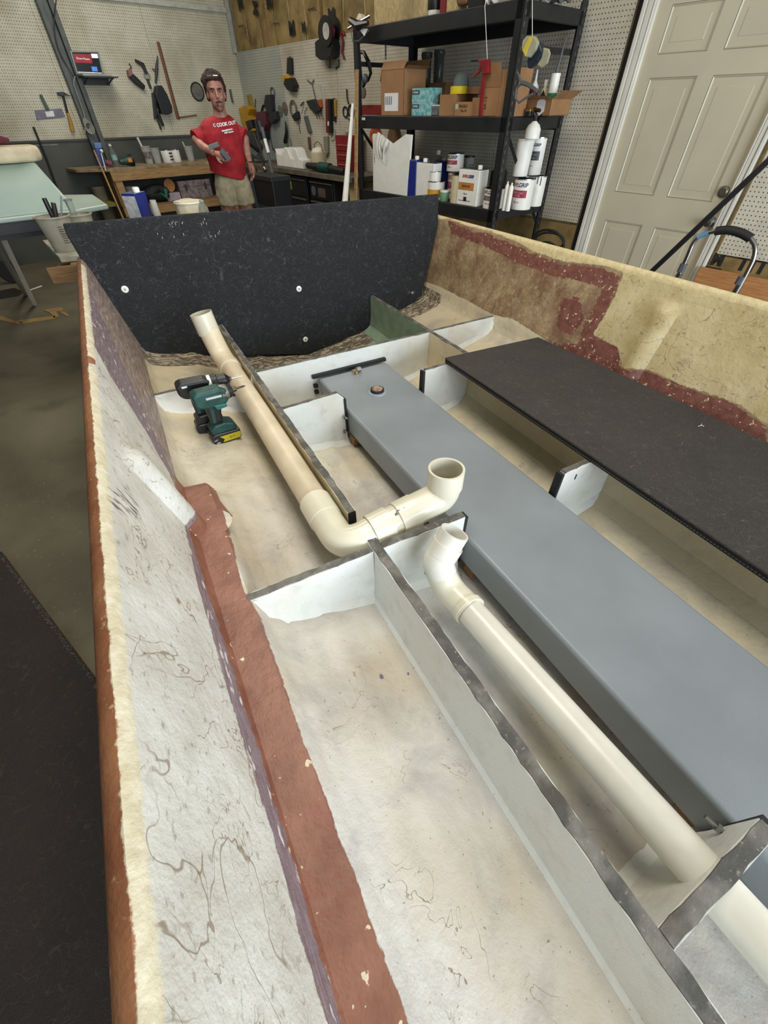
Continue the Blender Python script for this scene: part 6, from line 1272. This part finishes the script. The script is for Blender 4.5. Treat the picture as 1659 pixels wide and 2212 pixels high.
MB(ROOM).prism([(4.62, -1.3), (4.62, .55), (4.66, .66), (4.76, .72), (4.95, .72), (5.0, -1.3)], -.262, -.175).build('cushion_body', M('cream_foam', '#cdbfa2', .8, bump=.4, bsc=40), cu_, smooth=True, bevel=.03, seg=4)
p = UV(5, 335, 'u', 4.75); MB(ROOM).tube([(4.75, -.4, -.13), (4.75, .2, -.14), (4.78, .50, -.135), (4.78, .56, -.14)], [.04, .045, .035, .012], 10).build('tmp_pad', MAROON, None).name = 'maroon_pad'
mp = bpy.data.objects['maroon_pad']; tag(mp, 'dark maroon pad lying on the cream cushion', 'pad')
tr = thing('trestle', 'white-legged trestle carrying the mint console', 'trestle', RW(4.9, .1, FZ))
A_ = UV(-10, 480, 'u', 4.9); 
for (a, b, m, n) in ((UV(-14, 474, 'u', 5.0), UV(75, 658, 'z', -1.49), WHT, 'leg'), (UV(-14, 520, 'u', 4.95), UV(56, 636, 'z', -1.49), M('grey_leg', '#8d918b', .5), 'leg'), ((4.6, -1.0, -.6), (4.6, -1.2, FZ), WHT, 'leg')):
    MB(ROOM).tube([a, b], .022, 8).build(n, m, tr)
MB(ROOM).box(4.3, 4.95, -1.2, .5, -.64, -.60).build('top_rail', DKG, tr)
wm = MB(ROOM).lathe([(.03, -.03), (.11, -.03), (.12, 0), (.11, .03), (.03, .03)], (0, 0, 0), 20, ax=1)
p = UV(8, 565, 'z', -1.38)
cart = thing('cart_wheel', 'dark wheel on the floor at the left edge behind the trestle', 'wheel', RW(7.2, p[1]*7.2/p[0] if p[0] else 0, FZ))
MB(Fr(cart.location, VD, UD, (0, 0, 1))).lathe([(.03, -.03), (.11, -.03), (.12, 0), (.11, .03), (.03, .03)], (0, 0, .12), 20, ax=1).build('tyre', RUB, cart, True); MB(Fr(cart.location, VD, UD, (0, 0, 1))).lathe([(.004, -.02), (.05, -.02), (.05, .02), (.004, .02)], (0, 0, .12), 16, ax=1).build('hub', GREYP, cart, True)
# paper scrap on the floor
ps = thing('cardboard_template', 'tan cardboard cutting scrap lying on the concrete floor', 'scrap', PX(100, 680, 'z', -1.495)); ps.location.z = 0
def fl(px): return [PX(x, y, 'z', -1.5)[:2] for x, y in px]
for pl2 in ([(-20, 676), (0, 682), (35, 695), (50, 697), (38, 700), (-20, 688)], [(35, 694), (60, 690), (118, 683), (122, 689), (50, 700)], [(94, 671), (130, 665), (138, 668), (130, 674), (122, 674), (128, 684), (118, 688), (108, 676)], [(128, 672), (142, 675), (150, 682), (145, 684), (132, 677)]):
    MB(W0).prism(fl(pl2), .0, .006).build('card_strip', M('tan_card', '#a88a55', .8), ps)
tag(MB(W0).tube([PX(62, 628, 'z', -1.49), PX(90, 618, 'z', -1.49)], .008, 6).build('white_stick', WHT), 'short white stick lying on the floor by the trestle leg', 'stick')
tag(MB(W0).prism(fl([(-20, 632), (30, 622), (52, 630), (40, 640), (-20, 650)]), .0, .001).build('oil_stain', M('oil_dark', '#2f2c22', .4)), 'dark oil stain on the concrete floor at the left edge', 'stain')
# ================================================================ WORK TABLE BEHIND THE TRANSOM
tb = thing('plywood_table', 'paint-stained plywood table just behind the upright carpeted board', 'table', (.25, 3.55, 0))
q = [PX(92, 519, 'z', -.60), PX(128, 556, 'z', -.60)]
MB(W0).prism([(q[1][0], q[1][1]), (.95, 3.14), (.95, 3.95), (q[0][0], q[0][1])], -.625+EYE, -.60+EYE).build('table_top', M('stained_ply', '#8e7a66', .7, var=.3, sc=9, col2='#a9b3a8'), tb)
q2 = [PX(125, 572, 'z', -.66), PX(123, 585, 'z', -.66), PX(190, 585, 'z', -.66), PX(190, 560, 'z', -.66)]
MB(W0).prism([(x[0], x[1]) for x in q2], -.672+EYE, -.66+EYE).build('orange_shelf', ORANGEWOOD, tb)
for x, y in ((-.30, 3.2), (-.25, 3.7), (.85, 3.2), (.85, 3.8)): MB(W0).box(x, x+.05, y, y+.05, 0, -.625+EYE).build('leg', WOODD, tb)
MB(W0).box(-.42, -.25, 3.17, 3.2, -.70+EYE, -.626+EYE).build('cross_rail', WOODD, tb)
def vw(name, label, cat, c, r0, r1, z0, z1, mat, group=None, rim=True, n=24):
    t = thing(name, label, cat, (c[0], c[1], z0+EYE), group); g = Fr((c[0], c[1], z0+EYE)); H = z1-z0
    m_ = MB(g).lathe([(r0, 0), (r1, H*.97)], n=n); m_.f = m_.f[:-1]; m_.build('vessel', mat, t, True)
    if rim: MB(g).tube([(r1*1.03*math.cos(a), r1*1.03*math.sin(a), H*.97) for a in np.linspace(0, 2*math.pi, n+1)], .005, 6, caps=False).build('rim', mat, t, True)
    return t, g, H
T0 = -.60
cA = PX(113, 466, 'z', T0+.19); cA = (cA[0]-.0, 3.42)
pA = PX(113, 470, 'y', 3.45); pB = PX(159, 470, 'y', 3.55)
CUPM = M('milky_plastic', '#b5b1a1', .4, trans=.25, var=.12, sc=20)
t, g, H = vw('mixing_bucket', 'milky measuring bucket holding tool handles behind the port gunwale', 'bucket', (pA[0], 3.45), .068, .088, T0, -.425, CUPM)
for k in range(9):
    MB(g).box(.01+.0, .01+(.022 if k % 2 else .035), -.0865+.002*k*.2-.0, -.083, .05+k*.011, .0525+k*.011).build('scale_mark', INK, t) if k < 8 else None
def pt(px, py, y): return PX(px, py, 'y', y)
for a, b, r, m, lab, nm in (((95, 428), (113, 466), .013, BLK, 'black-handled brush leaning left in the milky bucket', 'brush_handle'), ((115, 438), (121, 468), .013, M('brown_black', '#2c211b', .5), 'brown and black handle standing in the milky bucket', 'scraper_handle'), ((132, 424), (133, 468), .005, M('grey_rod', '#85878a', .4), 'thin grey rod standing in the milky bucket', 'stir_rod')):
    A_, B_ = pt(*a, 3.45), pt(*b, 3.45); dvv = np.array(B_)-np.array(A_); B2 = np.array(B_)+dvv/np.linalg.norm(dvv)*.10; tag(MB(W0).tube([A_, lerp(A_, B2, .3), B2], [r*.9, r, r*.7], 10).build(nm, m, smooth=True), lab, 'handle')
vw('mixing_bucket', 'second milky bucket partly hidden by the measuring bucket', 'bucket', (pB[0]+.02, 3.60), .06, .078, T0, -.445, CUPM)
jt = pt(155, 452, 3.6); vw('small_cup', 'tiny clear cup standing in the rear milky bucket', 'cup', (jt[0], 3.60), .015, .02, T0+.12, -.375, CLEAR, n=14)
# solvent can, cup, cloth bucket, bottle
p0, p1, p2 = pt(262, 421, 3.40), pt(292, 424, 3.40), pt(316, 420, 3.48)
zt3 = -.352
bc = thing('blue_solvent_can', 'blue and white rectangular solvent can behind the carpeted board', 'can', ((p0[0]+p2[0])/2, 3.45, T0+EYE))
A0_, A1_, A2_ = (p0[0], 3.46), (p1[0], 3.40), (p2[0], 3.50); A3_ = (p0[0]+p2[0]-p1[0], 3.56)
MB(W0).prism([A0_, A1_, A2_, A3_], T0+EYE, zt3+EYE).build('can_body', BLUE, bc, bevel=.004)
pn = np.array([A1_[1]-A0_[1], -(A1_[0]-A0_[0])]); pn = pn/np.linalg.norm(pn)*.0012; ea, eb = np.array(A0_)*.96+np.array(A1_)*.04, np.array(A0_)*.06+np.array(A1_)*.94
MB(W0).prism([tuple(ea+pn), tuple(eb+pn), tuple(eb-pn), tuple(ea-pn)], T0+EYE+.004, zt3-.012+EYE).build('white_panel', M('grey_white_print', '#b9bcc0', .5, var=.2, sc=40), bc)
MB(Fr((A1_[0]+.02, 3.47, zt3+EYE))).lathe([(.02, 0), (.02, .02), (.017, .024)], n=16).build('cap', WHT, bc, True)
ba = pt(335, 450, 3.42); vw('clear_cup', 'clear plastic cup standing upside down right of the blue can', 'cup', (ba[0], 3.42), .030, .018, T0, -.383, FROST, rim=False)
wbk = pt(410, 445, 3.44); t, g, H = vw('cloth_covered_bucket', 'bucket wrapped with a cream cloth behind the carpeted board', 'bucket', (wbk[0], 3.44), .075, .085, T0, -.41, WHT)
def drp(i, j):
    a = 2*math.pi*i/48; hgt = j/8; rr = .088+.006*math.sin(a*9)*hgt; return (rr*math.cos(a), rr*math.sin(a), H-.15*hgt-.004*math.sin(3*a))
dm = MB(g); dm.grid(drp, 49, 9); dm.add([(0, 0, H+.006)]+[(.088*math.cos(2*math.pi*i/48), .088*math.sin(2*math.pi*i/48), H-.004*math.sin(3*2*math.pi*i/48)) for i in range(48)], [(0, 1+i, 1+(i+1) % 48) for i in range(48)])
dm.build('cloth_cover', M('cream_cloth', '#d3c8ad', .9, bump=.5, bsc=50), t, True)
wp = pt(436, 450, 3.38); t, g, H = vw('small_water_bottle', 'small clear water bottle with a dark label beside the cloth bucket', 'bottle', (wp[0]+.005, 3.36), .03, .032, T0, -.46, CLEAR, rim=False, n=16)
MB(g).lathe([(.032, H*.97), (.028, H+.02), (.012, H+.045), (.012, H+.06)], n=16).build('neck', CLEAR, t, True); MB(g).lathe([(.0335, H*.45), (.0335, H*.8)], n=16).build('dark_label', M('dark_blue_label', '#22304a', .5), t, True)
# ================================================================ RIGHT SIDE: POLES, HAND TRUCK HANDLE, LUMBER
def ray_line(name, label, cat, pts, r, mat, x=None, v=None):
    P2 = [PX(a, b, 'x' if x else 'v', x or v) for a, b in pts]; d = np.array(P2[-1])-np.array(P2[0]); 
    return P2
A_ = PX(1665, 345, 'v', 3.55); B_ = PX(1400, 596, 'v', 3.55); dv = np.array(B_)-np.array(A_); top_ = np.array(A_)-dv*.5; B2 = np.array(A_)+dv*((0-A_[2])/dv[2])
for k in (0, 1):
    o_ = np.array([.0, 0, .024])*k; tag(MB(W0).tube([top_+o_, B2+o_], .011, 8).build('black_pole', BLK, smooth=True), ('lower' if k == 0 else 'upper')+' of two slim black poles slanting across the door', 'pole', 'black poles')
ht = thing('folding_cart_handle', 'aluminium frame handle with a black foam grip by the door', 'cart', tuple(PX(1540, 560, 'v', 3.2))); ht.location.z = 0
hp = [(1395, 700), (1462, 604), (1483, 560), (1497, 525), (1510, 509), (1530, 503), (1547, 498)]
hp2 = [(1621, 514), (1632, 530), (1630, 556), (1608, 600), (1580, 650), (1520, 745)]
P1_ = [PX(a, b, 'v', 3.2) for a, b in hp]; P2_ = [PX(a, b, 'v', 3.2) for a, b in hp2]
for P_l, nm in ((P1_, 'frame_tube'), (P2_, 'frame_tube')):
    MB(W0).tube(fillet(P_l, .05, 4), .0115, 10).build(nm, STEEL, ht, True)
lo1 = (P1_[0][0], P1_[0][1], 0); lo2 = (P2_[-1][0], P2_[-1][1], 0)
MB(W0).tube([PX(1470, 590, 'v', 3.2), P1_[0], lo1], .017, 10).build('outer_tube', STEEL, ht, True); MB(W0).tube([PX(1600, 612, 'v', 3.2), P2_[-1], lo2], .017, 10).build('outer_tube', STEEL, ht, True)
MB(W0).tube(fillet([PX(1546, 499, 'v', 3.2), PX(1572, 496, 'v', 3.2), PX(1600, 502, 'v', 3.2), PX(1622, 515, 'v', 3.2)], .1, 5), .021, 12).build('foam_grip', RUB, ht, True)
for a in ((1478, 570), (1604, 597)):
    p = np.array(PX(*a, 'v', 3.2)); q = np.array(PX(a[0]+(-8 if a[0] < 1500 else -10), a[1]+17, 'v', 3.2)); MB(W0).tube([p, q], .021, 8).build('collar', GREYP, ht, True)
MB(W0).tube([PX(1507, 512, 'v', 3.195), PX(1530, 503, 'v', 3.195)], .0125, 8).build('blue_tape', M('blue_tape', '#5f8fb5', .6), ht, True)
a, b = wd(1508, 572, .15), wd(1507, 600, .15)
MB(WALLD).box(a[0], a[0]+1.3, b[1]-.012, a[1]-.005, .02, .06)
tag(MB(WALLD).box(a[0], a[0]+1.3, a[1]-.165, a[1]-.03, .03, .07).build('lumber_board', ORANGEWOOD, bevel=.003), 'orange-brown lumber board fixed level on the wall right of the door', 'board')
